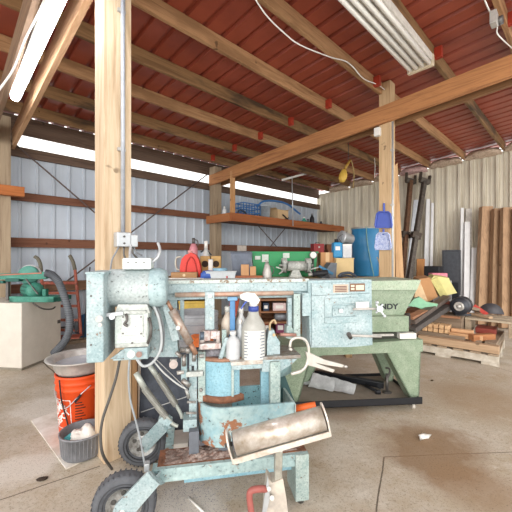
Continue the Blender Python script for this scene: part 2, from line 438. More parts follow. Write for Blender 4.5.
# ------------------------------------------------------------ common materials
TEAL = paint('#92aaae', '#84776c', .37, '#cbd3d4', sc=32)
TEAL2 = paint('#86bcc6', '#94684a', .36, '#b4cfd0')
TEALG = paint('#90a6a3', '#6d6558', .38, '#d2dbd4')
BLUEC = paint('#84b2c2', '#7e6a5a', .24, '#a6c8d0')
GREEN = paint('#7d9077', '#6f6a55', .33, '#a9b39f')
RUST = mat('#8f6047', .85, 0, .3, 30, '#5f4334', .3)
STEEL = mat('#c6c3bd', .35, .35, .3, 20)
STEELD = mat('#6a6764', .45, .6, .35, 30)
CAST = mat('#c6cbc7', .5, .2, .2, 40, '#8f948f')
BLACK = mat('#24262a', .5, 0, .2)
RUBBER = mat('#54575b', .85, 0, .3, 25, '#3a3c40', .2)
GREYP = mat('#8d9094', .6)
WHITE = mat('#e8e6e0', .55, 0, .08)
GALV = mat('#c4c9cc', .4, .45, .15, 30)
CARD = mat('#b98a5e', .85, 0, .12, 12); CARDL = mat('#d9b98e', .85, 0, .1, 12)
ORANGE = mat('#e0501f', .45, 0, .08, 6)
CORD = mat('#4a4642', .6)
# ------------------------------------------------------------ ceiling things
fx = Thing('strip_light', 'switched-on white LED strip light on the left girder', 'light', rpt(.475, 1.15, 2.70), THETA)
fx.part('housing', MB().bb((-.045, 0, .02), (.045, 2.62, .07), .004), WHITE)
fx.part('tube', MB().cyl((0, .01, .005), (0, 2.61, .005), .037, n=16), emis('#f4f8ff', 16))
fx.part('hanger', MB().tube([(0, .4, .07), (0, .4, .40)], .004), STEELD); fx.part('hanger', MB().tube([(0, 2.2, .07), (0, 2.2, .30)], .004), STEELD)
fl = Thing('fluorescent_fixture', 'unlit four-tube fluorescent fixture under the roof at upper right', 'light', rpt(1.0, 1.165, 3.06), THETA)
fl.part('housing', MB().bb((0, -.115, .035), (2.38, .115, .10), .004), mat('#d9d4cb', .5))
for i in range(4):
    y = -.088+i*.0587; fl.part('tube', MB().cyl((.03, y, .012), (2.36, y, .012), .019, n=12), mat('#f1efe8', .3, 0, .03))
fl.part('end_cap', MB().bb((2.37, -.12, -.01), (2.415, .12, .10), .004), mat('#d8c9ae', .5))
fl.part('hanger', MB().tube([(.6, 0, .1), (.6, 0, .2)], .004).tube([(2.0, 0, .1), (2.0, 0, .2)], .004), STEELD)
R0 = ROOM
def rtube(name, lab, cat, pts, v, r, m, group=None):
    P = [R0.q(x, y, v) for x, y in pts]; fr = Frame(R0.M @ P[0], THETA); P = [p-P[0] for p in P]
    return solo(name, lab, cat, fr, MB().tube(P, r), m, group)
rtube('electrical_cable', 'white cable sagging along a purlin above the centre post', 'cable', [(252, -6), (266, 15), (283, 32), (300, 45), (330, 57), (345, 61), (353, 67), (364, 79), (380, 86), (393, 98)], 1.70, .0055, WHITE)
rtube('electrical_cable', 'white cable running past the metal junction box in the top right corner', 'cable', [(483, -4), (489, 10), (497, 25), (497, 33), (503, 40), (514, 50)], .49, .005, WHITE)
jb = Thing('junction_box', 'small metal junction box with a round fitting on the top right purlin', 'box', R0.M @ R0.q(494, 19, .47), THETA)
jb.part('body', MB().bb((-.04, -.02, -.045), (.04, .02, .045), .004), STEEL)
jb.part('round_fitting', MB().cyl((.05, -.045, .0), (.05, 0, .0), .03), STEELD)
rtube('electrical_cable', 'thin cable hooked over the leftmost ceiling board above the strip light', 'cable', [(46, -4), (38, 14), (25, 40), (14, 68), (2, 86), (-6, 96)], 2.3, .006, WHITE)
# hanging work lamp
bl = Thing('hanging_work_lamp', 'yellow caged work lamp hanging on its cord from the roof', 'lamp', R0.M @ R0.qx(344, 183, 4.6), THETA)
q = bl
def lp(x, y, b=0): p = bl.q(x, y, b); return p
bl.part('lamp_cage', MB().lathe([(.0, -.11), (.04, -.10), (.066, -.04), (.066, .02), (.04, .10), (.022, .12), (0, .12)], lp(343, 176), (.25, 0, 1), 16), mat('#d8b24f', .5))
bl.part('handle', MB().cyl(lp(345, 169), lp(350, 160), .022), mat('#b08a3c', .5))
bl.part('hook', MB().tube([lp(348, 160), lp(348.5, 152), lp(348.5, 138)], .006), STEELD)
bl.part('cord', MB().tube([lp(350, 160), lp(352, 163), lp(354, 175), lp(353, 188)], .009), mat('#a8905c', .6))
rtube('pull_cord', 'short pale cord end hanging from a purlin left of the centre post', 'cord', [(374.5, 158), (375, 166), (374.5, 178)], 3.0, .006, WHITE)
# antenna-like rod above the shelf
an = Thing('rod_with_crossbar', 'thin upright rod with a pale crossbar rising in front of the wall shelf', 'rod', R0.M @ R0.q(293, 226, 4.40), THETA)
an.part('rod', MB().cyl((0, 0, 0), an.q(292, 176, 0), .012, n=10), GALV)
an.part('crossbar', MB().beam(an.q(282, 180, .0), an.q(306, 173.5, .0), .02, .04), WHITE)
# wall bracing
def brace(lab, p0, p1, v=5.16, v2=None):
    a = R0.q(*p0, v); b = R0.q(*p1, v2 or v); fr = Frame(R0.M @ a, THETA)
    solo('bracing_rod', lab, 'rod', fr, MB().cyl((0, 0, 0), b-a, .011, n=8), mat('#5b4c48', .5))
brace('dark bracing rod running down right from the left edge post', (8, 138), (130, 243))
brace('dark bracing rod running down left from the grey post by the shelf', (208, 174), (58, 288), 5.12)
brace('dark bracing rod below the shelf slanting down right', (254, 221), (277, 247), 5.17)
brace('dark bracing rod below the shelf slanting down left', (291, 221), (270, 247), 5.14)
# conduit and boxes on the foreground post: in post frame the face towards us is y=-.0675
pf = Thing('conduit_run', 'grey vertical electrical conduit on the foreground post', 'conduit', rpt(.739, 2.025, 0), THETA)
cx = pf.q(122.5, 150, -.09).x
pf.part('conduit', MB().cyl((cx, -.096, pf.q(122, 232, -.096).z), (cx, -.096, 3.2), .0125, n=14), mat('#b9bfc8', .4, .3))
for y in (150, 12): pf.part('strap', MB().bb((cx-.03, -.098, pf.q(122, y, -.085).z-.01), (cx+.018, -.080, pf.q(122, y, -.085).z+.01), .002), STEEL)
jx = Thing('outlet_box', 'metal outlet box with wires at the foot of the grey conduit', 'box', pf.M @ Vector((cx, -.112, pf.q(122, 247, -.09).z)), THETA)
jx.part('box_body', MB().bb((-.05, -.03, 0), (.03, .03, .085), .005), GALV); jx.part('box_body', MB().bb((.032, -.025, .0), (.075, .03, .075), .005), GALV)
jx.part('cover_screw', MB().cyl((-.01, -.034, .06), (-.01, -.03, .06), .006).cyl((-.01, -.034, .02), (-.01, -.03, .02), .006), STEELD)
jx.part('wire', MB().tube([(-.03, 0, 0), (-.045, .0, -.03), (-.07, 0, -.08), (-.075, .01, -.16)], .005), GREYP)
jx.part('wire', MB().tube([(.0, 0, 0), (.0, .0, -.05), (.02, -.01, -.09)], .006), STEELD)
jx.part('wire', MB().tube([(.05, 0, 0), (.055, .0, -.04), (.09, -.0, -.08), (.10, 0, -.13)], .006), STEELD)
jx.part('wire', MB().tube([(.06, 0, 0), (.075, .0, -.03), (.11, -.0, -.05)], .005), GREYP)
# centre post: conduit, box, dustpans (frame faces us along -u)
CPD = THETA-90      # local y axis = +u
cp = Thing('conduit_run', 'thin grey conduit on the right side of the centre post', 'conduit', rpt(3.84, 1.70, 0), CPD)
cz = lambda x, y, b=-.085: cp.q(x, y, b)
p = cz(392.6, 200); cp.part('conduit', MB().cyl((p.x, p.y, .5), (p.x, p.y, cz(392, 122).z), .011, n=12), GALV)
for y in (150, 205): cp.part('strap', MB().bb((p.x-.02, p.y-.013, cz(392, y).z-.012), (p.x+.014, p.y+.016, cz(392, y).z+.012), .002), STEEL)
p = cz(378, 132, -.09); solo('socket_box', 'small white socket box at the top of the centre post below the girder', 'box', Frame(cp.M @ p, CPD), MB().bb((-.04, -.03, -.05), (.03, .03, .05), .006), WHITE)
def dustpan(lab, xc, yt, yh, yb, w, m, mt):
    t = Thing('dustpan', lab, 'dustpan', cp.M @ cz(xc, yb, -.10), CPD); q = lambda x, y, b=0: t.q(x, y, b)
    hw = w/2; F = [q(xc-hw*.55, yh), q(xc-hw*.8, yh+2), q(xc-hw, yb-3), q(xc-hw+1, yb), q(xc+hw-1, yb), q(xc+hw, yb-3), q(xc+hw*.8, yh+2), q(xc+hw*.55, yh)]
    t.part('pan', MB().prism(F, (0, .012, 0)), m)
    t.part('rim', MB().tube([p+Vector((0, -.012, 0)) for p in F[4:]+F[:4]], .010, sub=1), m)
    a = q(xc, yh+2); b = q(xc, yt)
    t.part('handle', MB().beam(a, b, .022, .022, (0, 1, 0), .006), mt)
    return t
BLUE = mat('#4f63b8', .4, 0, .1, 10); PATT = mat('#cfd6ea', .5, 0, .2, 60, '#6f86c4')
dustpan('blue plastic dustpan hanging by its handle on the centre post, upper one', 384, 203, 212, 228, 17, BLUE, BLUE)
dustpan('blue and white speckled dustpan on the centre post, lower one', 383.5, 229, 233, 250, 16, PATT, BLUE)
# ------------------------------------------------------------ wall shelf
sh = Thing('wall_shelf', 'long brown timber shelf on the back wall below the daylight slot', 'shelf', rpt(3.70, 4.48, 1.85), THETA)
SO = wood('#a9683f', '#84492a', 'x'); SOy = wood('#b1754a', '#8b5433', 'y')
L = UB-3.70-.04
sh.part('front_board', MB().bb((0, -.02, 0), (L, .02, .15), .003), SO)
sh.part('end_board', MB().bb((-.02, .02, 0), (.02, .74, .15), .003), SOy)
sh.part('deck', MB().bb((.02, .02, .03), (L, .63, .05)), wood('#6f4a34', '#523524', 'x'))  # deck wood coloured darker to stand in for the shadow under the shelf
sh.part('upright', MB().bb((.03, .0, .15), (.10, .07, .92), .003), wood('#c89a6c', '#a67647', 'z'))
SZ = .055
def onshelf(px, b): p = sh.q(px, 212, b); return sh.M @ Vector((p.x, b, SZ))
def shelfthing(name, lab, cat, px, b, deg=0, group=None): return Thing(name, lab, cat, onshelf(px, b), THETA+deg, group)
BL2 = mat('#3f78b8', .45, 0, .15)
t = shelfthing('wire_crate', 'blue plastic lattice crate on the left of the wall shelf', 'crate', 252, .25)
mb = MB(); w, d, h = .46, .25, .38
for z in (0.01, .10, .19, .28, .37):
    mb.beam((-w/2, 0, z), (w/2, 0, z), .012, .018).beam((-w/2, d, z), (w/2, d, z), .012, .018).beam((-w/2, 0, z), (-w/2, d, z), .012, .018).beam((w/2, 0, z), (w/2, d, z), .012, .018)
for i in range(7):
    x = -w/2+w*i/6; mb.beam((x, 0, 0), (x, 0, h), .012, .012).beam((x, d, 0), (x, d, h), .012, .012)
t.part('lattice', mb, BL2); t.part('base', MB().bb((-w/2, 0, 0), (w/2, d, .01)), BL2)
def coil(name, lab, cat, fr, c, r, rr, m, loops=3, tilt=(0, -1, .2)):
    d, a, b = basis(tilt); pts = []
    for i in range(loops*14):
        an = 2*math.pi*i/14; k = r*(1+.08*math.sin(i*1.3)); pts.append(V3(c)+a*(k*math.cos(an))+b*(k*.8*math.sin(an))+d*(.012*math.sin(i*.7)))
    return solo(name, lab, cat, fr, MB().tube(pts, rr, 6, 2), m)
coil('cable_coil', 'dark looped cable spilling beside the blue crate on the shelf', 'cable', Frame(onshelf(242, .12), THETA), (0, 0, .11), .10, .010, mat('#3c4654', .5))
rtube('blue_hose', 'blue hose arching along the top of the wall shelf', 'hose', [(257, 207), (263, 201.5), (275, 201), (287, 204), (295, 210), (300, 214)], 4.78, .022, BL2)
t = shelfthing('storage_tub', 'clear frosted storage tub between the crate and the cardboard box on the shelf', 'tub', 268, .2)
t.part('tub', MB().lathe([(.0, 0), (.13, 0), (.16, .36), (.17, .36), (.17, .38), (.14, .38)], (0, .1, 0), n=4, sx=1.1), mat('#c4ccd2', .3))
def carton(name, lab, cat, loc, deg, w, d, h, m=None, flaps=False, group=None):
    t = Thing(name, lab, cat, loc, deg, group); m = m or CARD
    if flaps:
        t.part('box_body', MB().bb((-w/2, 0, 0), (w/2, .006, h)).bb((-w/2, d-.006, 0), (w/2, d, h)).bb((-w/2, 0, 0), (-w/2+.006, d, h)).bb((w/2-.006, 0, 0), (w/2, d, h)).bb((-w/2, 0, 0), (w/2, d, .006)), m)
        for s in (-1, 1): t.part('flap', MB().beam((s*w/2, d/2, h), (s*(w/2+.1*w+.02), d/2, h+.03), d, .004, (0, 0, 1)), m)
    else:
        t.part('box_body', MB().bb((-w/2, 0, 0), (w/2, d, h), .004), m)
        t.part('tape', MB().bb((-.025, -.001, h*.6), (.025, .01, h+.001)), CARDL)
    return t
carton('cardboard_box', 'open cardboard box with dark contents on the wall shelf', 'box', onshelf(283, .2), THETA, .36, .25, .33, CARDL, True)
solo('tool_bundle', 'dark pliers-like tool poking out of the shelf cardboard box', 'tool', Frame(onshelf(285, .18), THETA), MB().beam((-.1, -.02, .22), (.12, -.02, .10), .02, .02).beam((-.06, -.02, .05), (.1, -.02, .17), .02, .02).cyl((.0, -.03, .11), (0, 0, .11), .03), BLACK)
t = shelfthing('plastic_jug', 'small green jug at the right part of the wall shelf', 'jug', 304, .1)
t.part('body', MB().lathe([(0, 0), (.07, 0), (.075, .05), (.07, .12), (.03, .16), (.025, .19)], n=16), mat('#3f9a86', .4)); t.part('cap', MB().cyl((0, 0, .19), (0, 0, .22), .03), WHITE)
def bottle(t, r, h, m, mc, neck=.4):
    t.part('body', MB().lathe([(0, 0), (r*.95, 0), (r, .01), (r, h*.62), (r*.85, h*.72), (r*neck, h*.82), (r*neck, h*.9), (0, h*.9)], n=18), m)
    t.part('cap', MB().cyl((0, 0, h*.88), (0, 0, h), r*neck*1.15, n=14), mc)
    return t
bottle(shelfthing('spray_can', 'tall dark can on the right end of the wall shelf', 'can', 312, .12), .055, .33, BLACK, GREYP)
bottle(shelfthing('spray_can', 'short dark can right of the tall dark can on the shelf', 'can', 321, .12), .05, .17, mat('#3b3f48', .5), BLACK)
bottle(shelfthing('spray_can', 'slim grey-green can between the jug and the tall dark can', 'can', 308, .3), .045, .22, mat('#6c7a72', .5), BLACK)
bottle(shelfthing('small_bottle', 'tiny orange bottle at the far right end of the wall shelf', 'bottle', 333, .1), .035, .13, mat('#d98a3a', .5), mat('#d9a04a', .5))
t = Thing('small_bottle', 'clear bottle standing at the left corner of the wall shelf', 'bottle', sh.M @ Vector((sh.qx(224.5, 210, .06).x, sh.qx(224.5, 210, .06).y, SZ)), THETA)
bottle(t, .045, .24, mat('#d8dcdc', .3), WHITE)
# ------------------------------------------------------------ left: cabinet with green machine
cb = Thing('metal_cabinet', 'beige sheet-metal cabinet at the left edge carrying the green machine', 'cabinet', onz(21.5, 371.5), -8)
ZT = .715
CB = mat('#d0cabf', .45, 0, .1, 8)
cb.part('body', MB().bb((-.66, 0, .03), (0, .56, ZT), .008), CB)
cb.part('base_plinth', MB().bb((-.64, .02, 0), (-.02, .54, .03)), mat('#8d8678', .6))
cb.part('latch', MB().bb((0, .50, .40), (.012, .54, .44), .003).bb((0, .50, .66), (.012, .54, .69), .003), STEELD)
MG = paint('#2e7a68', '#1c4038', .33, '#5f9c8c', sc=30); MGD = mat('#215a50', .5, .1, .3, 30)
gm = Thing('belt_grinder', 'dark green motor-driven belt machine with a round guard on the cabinet', 'machine', cb.M @ Vector((-.28, .06, ZT)), -4)
g = gm
mb = MB(); p0, p1, _ = g.rect(9, 299, 49, 305, 0, .05)
mb.bb((p0[0], 0, 0), (p1[0]+.05, .06, .06), .004).bb((p0[0], .24, 0), (p1[0]+.05, .30, .045), .004).bb((p0[0], 0, 0), (p0[0]+.05, .3, .045), .004).bb((p1[0]-.02, 0, 0), (p1[0]+.05, .3, .045), .004)
gm.part('base_frame', mb, MG)
c = g.q(33, 290, .13); gm.part('motor', MB().lathe([(0, -.15), (.05, -.15), (.088, -.12), (.088, .07), (.078, .09), (.03, .11), (0, .11)], c, (.8, -.55, 0), 22), MG)
mb = MB(); d, a, b_ = basis((.8, -.55, 0))
for k in range(14):
    an = 2*math.pi*k/14; r = a*math.cos(an)+b_*math.sin(an); mb.beam(c+d*-.11+r*.09, c+d*.06+r*.09, .008, .008)
gm.part('motor_fin', mb, MGD, kind=None)
gm.part('motor_foot', MB().bb((c.x-.08, .09, .04), (c.x+.06, .17, c.z-.05), .004), MG)
gm.part('post', MB().bb((g.q(42, 290, .1).x, .1, .04), (g.q(45.5, 290, .1).x, .15, .13), .004), MG)
a = g.q(-6, 276.5, .1); b = g.q(46, 276, .1)
gm.part('arm', MB().beam(a, b, .07, .065, (0, 0, 1), .004), MG)
gm.part('arm_rail', MB().beam(g.q(-6, 275.3, .06), g.q(42, 273, .06), .02, .012), mat('#b5705a', .6))
p = g.q(47, 275, .1); gm.part('arm_bracket', MB().box(p, (.05, .10, .075), (0, 0, 0), .006), MG)
gm.part('arm_clamp', MB().box(g.q(14, 280, .08), (.16, .06, .035), (0, 0, 0), .006).box(g.q(2, 282, .08), (.08, .06, .03), None, .005), MGD)
c = g.q(29, 275, .16); gm.part('wheel_guard', MB().lathe([(0, -.03), (.10, -.03), (.105, 0), (.10, .03), (0, .03)], c, (.25, -1, 0), 26), mat('#5c9a8c', .5))
gm.part('grinding_wheel', MB().lathe([(0, -.02), (.115, -.02), (.115, .0), (0, .0)], c+Vector((-.03, .05, 0)), (.25, -1, 0), 26), mat('#d7dadb', .6))
gm.part('arm_stay', MB().beam(g.q(26, 279, .05), g.q(38, 294, .04), .012, .012), STEELD)
gm.part('arm_stay', MB().beam(g.q(8, 300, .1), g.q(8, 280, .1), .03, .03), STEELD)
solo('electrical_cable', 'black cord trailing from the green machine over the cabinet side', 'cord', Frame(gm.o, 0), MB().tube([gm.I.inverted() @ p - gm.o for p in (g.q(33, 303, -.03), g.q(37, 306, -.05), g.q(44, 309, 0), g.q(52, 309, .1), g.q(55, 307, .2))], .008), CORD)
# grey flexible hose
P = [world(45, 273, 3.42), world(52, 275, 3.44), world(59, 283, 3.46), world(64.5, 297, 3.5), world(69, 313, 3.5), world(69.5, 328, 3.5), world(66, 339, 3.5), world(60, 347, 3.52), world(54, 353, 3.6)]
o = P[-1].copy(); o.z = 0
mb = MB().tube([p-o for p in P], .036, 14, 8)
hs = Thing('flexible_hose', 'thick grey ribbed hose arching down beside the cabinet', 'hose', o, 0)
hs.part('hose', mb, mat('#6b7076', .6, 0, .2))
mb = MB(); Q = [p-o for p in P]
import itertools
def catm(P, sub):
    Q = []; L = len(P)
    for i in range(L-1):
        p0 = P[max(i-1, 0)]; p1 = P[i]; p2 = P[i+1]; p3 = P[min(i+2, L-1)]
        for k in range(sub):
            t = k/sub; Q.append(.5*((2*p1)+(-p0+p2)*t+(2*p0-5*p1+4*p2-p3)*t*t+(-p0+3*p1-3*p2+p3)*t**3))
    return Q+[P[-1]]
S = catm(Q, 7)
for i in range(1, len(S)-1): mb.ring(S[i], S[i+1]-S[i-1], .041, .030, .008, 14)
hs.part('rib', mb, mat('#565b61', .6))
# red hand truck leaning at the back wall
ht = Thing('hand_truck', 'rusty red two-wheeled hand truck leaning against the back wall', 'hand truck', world(62, 336, 4.15), 20)
HR = paint('#96402d', '#5d3a2c', .4, '#c08a72', sc=25); h = ht
def hp(x, y, b=0): return h.q(x, y, b)
for k, (pts, lb) in enumerate([([(81, 336), (79, 310), (76.5, 285), (75, 270), (73, 262), (70.5, 257), (69.5, 255.5)], 0), ([(45, 336), (43.5, 310), (42, 285), (41, 272), (40.5, 265), (38, 259), (34.5, 256.5)], 0)]):
    Q = [hp(x, y, .25*max(0, (336-y))/80) for x, y in pts]
    ht.part('side_rail', MB().tube(Q[:5], .019, 10), HR); ht.part('grip', MB().tube(Q[3:], .023, 10), mat('#6e6a5c', .7))
for y in (283, 293, 306, 320, 330):
    b = .25*(336-y)/80; ht.part('cross_bar', MB().beam(hp(42.5+ (336-y)*-.03, y, b), hp(78, y, b), .012, .035), HR)
ht.part('toe_plate', MB().bb((hp(46, 336).x, -.22, 0), (hp(82, 336).x, 0, .012)), HR)
for x in (51, 76): ht.part('wheel', MB().lathe([(0, -.03), (.05, -.03), (.085, -.022), (.092, 0), (.085, .022), (.05, .03), (0, .03)], (hp(x, 328).x, .09, .092), (1, 0, 0), 22), RUBBER)
ht.part('axle', MB().cyl((hp(51, 328).x, .09, .092), (hp(76, 328).x, .09, .092), .012), STEELD)
solo('timber_offcut', 'rough brown timber stacked on the bars of the hand truck', 'timber', Frame(world(45, 291, 4.3), 22), MB().bb((-.05, -.03, -.0), (.50, .03, .13), .004), wood('#7a5a43', '#5a412f', 'x'))
solo('floor_timber', 'pale boards on the floor at the foot of the back wall behind the hose', 'timber', Frame(onz(60, 346), 40), MB().bb((0, .0, 0), (.9, .09, .04), .004).bb((.05, .14, 0), (1.0, .22, .035), .004), W_GREY)
# blue and dark oddments between the hand truck and the belt guard
solo('small_drum', 'dark blue drum standing behind the belt guard at the hand truck', 'drum', Frame(onz(86, 338), 0), MB().lathe([(0, 0), (.10, 0), (.11, .03), (.11, .28), (.07, .34), (.03, .36), (0, .36)], (0, 0, 0), n=20), mat('#2f5f83', .45))
solo('steel_rod', 'thin steel rods standing beside the belt guard against the wall', 'rod', Frame(onz(83, 342), 0), MB().cyl((0, 0, 0), (-.03, .25, 1.05), .008).cyl((.04, .03, 0), (.05, .3, .95), .007), STEELD)
# ------------------------------------------------------------ bucket, pan, tub, mat
bk = Thing('bucket', 'orange plastic bucket with white hardware-store lettering under the metal pan', 'bucket', onz(81, 432), 0)
HB = .425; RB, RT = .128, .150
bk.part('body', MB().lathe([(0, .004), (RB-.004, 0), (RB, .006), (RT-.006, HB-.10), (RT+.004, HB-.095), (RT+.002, HB-.085), (RT-.003, HB-.06), (RT+.006, HB-.055), (RT+.004, HB-.045), (RT, HB-.02), (RT+.006, HB-.015), (RT+.006, HB), (RT-.004, HB), (RB-.008, .02), (0, .02)], n=48), ORANGE)
def wrap(vs, fs, ang0, z0, rot, depth=.002):
    R = Matrix.Rotation(math.radians(rot), 2); out = []
    for v in vs:
        x, y = R @ Vector((v.x, v.y)); z = z0+y; r = RB+(RT-.006-RB)*(z/(HB-.10))+.0006+(v.z > 0)*depth
        a = math.radians(ang0)+x/r; out.append((r*math.cos(a), r*math.sin(a), z))
    return out, fs
mb = MB(); R45 = 42
for tx, dy, sz in (('THE', .062, .030), ('HOME', .020, .058), ('DEPOT', -.032, .047)):
    vs, fs = textmesh(tx, sz, .001, 'CENTER', .001); vs = [Vector((v.x*.86, v.y+dy, v.z)) for v in vs]; v2, f2 = wrap([Vector((v.x*1.15, v.y*1.15, v.z)) for v in vs], fs, 236, .185, R45); mb.add(v2, f2)
bk.part('lettering', mb, WHITE, label='white lettering reading THE HOME DEPOT')
# square frame around the lettering
mb = MB()
def stripe(p, q_, w):
    n = 14; vs = []; 
    for i in range(n+1):
        t = i/n; x = p[0]+(q_[0]-p[0])*t; y = p[1]+(q_[1]-p[1])*t; dx, dy = q_[0]-p[0], q_[1]-p[1]; L = math.hypot(dx, dy); nx, ny = -dy/L*w/2, dx/L*w/2
        vs += [Vector((x+nx, y+ny, 1)), Vector((x-nx, y-ny, 1))]
    return vs, [(2*i, 2*i+1, 2*i+3, 2*i+2) for i in range(n)]
S_ = .092
for a, b in (((-S_, -S_), (S_, -S_)), ((S_, -S_), (S_, S_)), ((S_, S_), (-S_, S_)), ((-S_, S_), (-S_, -S_))):
    v, f = stripe(a, b, .004); v, f = wrap(v, f, 236, .185, 0, .001); mb.add(v, f)
bk.part('logo_border', mb, WHITE)
mb = MB()
for i in range(9):
    v, f = stripe((-.03, -.075+i*.018), (.03-.01*(i % 3), -.075+i*.018), .007); v, f = wrap(v, f, 297, .19, 0, .001); mb.add(v, f)
bk.part('warning_label', mb, mat('#4a2318', .6), label='dark printed warning text block')
bk.part('wire_handle', MB().tube([(RT*math.cos(math.radians(a))*1.03, RT*math.sin(math.radians(a))*1.03, z) for a, z in ((185, .35), (215, .315), (245, .265), (262, .235), (275, .255), (295, .31), (320, .36))], .003), GALV)
bk.part('grip', MB().cyl((.045, -.152, .275), (.075, -.140, .315), .008), BLACK)
pn = Thing('metal_pan', 'round battered silver pan resting on the orange bucket', 'pan', bk.M @ Vector((-.005, 0, HB)), 0)
pn.part('pan', MB().lathe([(0, .004), (.135, 0), (.15, .02), (.168, .085), (.205, .094), (.208, .10), (.190, .10), (.162, .09), (.145, .025), (.13, .012), (0, .012)], n=48), STEEL)
pn.part('liquid', MB().lathe([(0, .062), (.154, .06)], n=32), mat('#c5cbd3', .12, .3, .1))
solo('electrical_cable', 'thin black cord dangling across the front of the orange bucket', 'cord', Frame(bk.o, 0), MB().tube([(-.045, -.17, .42), (-.04, -.158, .30), (-.025, -.152, .22), (.0, -.15, .12), (.01, -.15, .05), (.03, -.17, .015), (.06, -.18, .006)], .0045), BLACK)
mt = solo('cardboard_mat', 'dirty whitish cardboard sheet on the floor under the tub', 'mat', Frame(onz(72, 450), 0), MB().prism([onz(x, y)-onz(72, 450)+Vector((0, 0, .001)) for x, y in ((31, 421), (66, 470), (104, 452), (100, 414), (62, 410))], (0, 0, .006)), mat('#ebe8e2', .9, 0, .12, 8, '#c9c0b2'))
tb = Thing('plastic_tub', 'round grey tub holding white rags on the cardboard mat', 'tub', onz(83, 452, .008), 0)
tb.part('tub', MB().lathe([(0, .003), (.108, 0), (.115, .012), (.126, .13), (.13, .13), (.13, .14), (.121, .14), (.108, .02), (0, .012)], n=36), mat('#8f9196', .5, .2, .25, 12, '#6d6f74'))
mb = MB()
for i in range(36):
    an = 2*math.pi*i/36; mb.beam((.1155*math.cos(an), .1155*math.sin(an), .015), (.1255*math.cos(an), .1255*math.sin(an), .128), .0025, .003)
tb.part('rib', mb, mat('#85878c', .5), kind='stuff')
mb = MB(); random.seed(3)
def rag(name, lab, fr, sx, sy, sz, m):
    g = 12; mb = MB(); vs = []
    for i in range(g+1):
        for j in range(g+1):
            x = (i/g-.5)*2; y = (j/g-.5)*2; r = math.hypot(x, y)
            vs.append((x*sx, y*sy, sz*(max(0, 1-r*r*.55))*(1+.18*math.sin(5*x+3*y)+random.uniform(-.14, .14))))
    fs = [(i*(g+1)+j, (i+1)*(g+1)+j, (i+1)*(g+1)+j+1, i*(g+1)+j+1) for i in range(g) for j in range(g)]
    return solo(name, lab, 'rag', fr, mb.add(vs, fs, True), m)
rag('rag', 'crumpled white rag heaped in the grey tub', Frame(tb.o+Vector((.01, 0, .07)), 0), .085, .08, .085, WHITE)
rag('rag', 'small blue-green rag beside the white rag in the tub', Frame(tb.o+Vector((-.055, -.045, .10)), 30), .03, .03, .03, mat('#4fa3ab', .8))
solo('dry_leaf', 'dark dry leaf lying alone on the floor at lower left', 'leaf', Frame(onz(42, 480), 20), MB().ball((0, 0, .006), (.03, .018, .007), 10, .2), mat('#3d3128', .9))
# cables hanging beside the foreground post to the floor
def wtube(name, lab, cat, pts, r, m, group=None):
    P = [world(*p) for p in pts]; o = P[-1].copy(); o.z = min(p.z for p in P)
    return solo(name, lab, cat, Frame(o, 0), MB().tube([p-o for p in P], r), m, group)
wtube('electrical_cable', 'dark grey cord hanging down the front of the foreground post to the floor', 'cord', [(120, 358, 1.58), (116, 378, 1.58), (109, 400, 1.57), (103, 418, 1.56), (100.5, 436, 1.56), (103, 455, 1.58), (112, 469, 1.74)], .007, mat('#5a5753', .6))
wtube('electrical_cable', 'pale grey cord drooping from the motor past the far wheel', 'cord', [(130, 356, 1.45), (128.5, 375, 1.45), (130, 398, 1.45), (135, 418, 1.45), (140, 438, 1.45), (143, 455, 1.45), (145, 466, 1.45)], .0045, mat('#9aa0a4', .5))
bp = Thing('stone_panel', 'dark slate-like panel with pale lines leaning behind the springs', 'panel', onz(165, 446), 8)
P = [bp.q(x, y, 0) for x, y in ((138, 440), (140, 355), (199, 353), (199, 441))]
DARK = mat('#474d58', .6, 0, .35, 20, '#30353f')
bp.part('slab', MB().prism([(P[0].x, 0, 0), (P[0].x, .1, P[1].z), (P[2].x, .1, P[1].z), (P[2].x, 0, 0)], (0, .03, 0)), DARK)
def onslab(x, y):
    r = bp.ray(x, y); k = .1/P[1].z; t = (k*bp.cam.z-bp.cam.y)/(r.y-k*r.z); return bp.cam+r*t+Vector((0, -.002, 0))
bp.part('scored_line', MB().beam(onslab(141, 412), onslab(188, 396), .004, .008, (0, 1, 0)).beam(onslab(153, 356), onslab(198, 400), .004, .007, (0, 1, 0)), mat('#c5c6c4', .7), label='pale scored lines')
solo('timber_offcut', 'upright rough plank between the foreground post and the slate panel', 'timber', Frame(onz(137, 452), 10), MB().bb((-.09, 0, 0), (.0, .04, .60), .003), wood('#9c7a55', '#75573a', 'z'))
# ------------------------------------------------------------ teal band saw
s = Thing('band_saw', 'large worn teal horizontal band saw on two black wheels in the foreground', 'band saw', (-.56, 1.377, 0), 10.5)
def W(name, x0, y0, x1, y1, b, t, m, bev=.004, T=None, **k):
    T = T or s; return T.part(name, MB().bb(*T.rect(x0, y0, x1, y1, b, t, bev)), m, **k)
def P(name, pts, b, t, m, T=None, **k):
    T = T or s; return T.part(name, MB().prism(T.poly(pts, b), (0, t, 0)), m, **k)
def CY(name, a, b, r, m, T=None, n=16, **k):
    T = T or s; return T.part(name, MB().cyl(T.q(*a), T.q(*b), r, n=n), m, **k)
q = s.q
# belt guard
g = W('belt_guard', 86, 273, 103.5, 363, -.02, .20, TEAL, .005)
W('guard_flange', 85, 272, 104.5, 274, -.024, .208, TEAL, .001, parent=g)
CY('guard_knob', (99, 319, -.045), (99, 319, -.02), .014, STEEL, parent=g); CY('guard_knob', (100, 325, -.04), (100, 325, -.02), .008, STEEL, parent=g)
CY('guard_bolt', (91, 296, -.024), (91, 296, -.018), .004, STEELD, parent=g); CY('guard_bolt', (91, 345, -.024), (91, 345, -.018), .004, STEELD, parent=g)
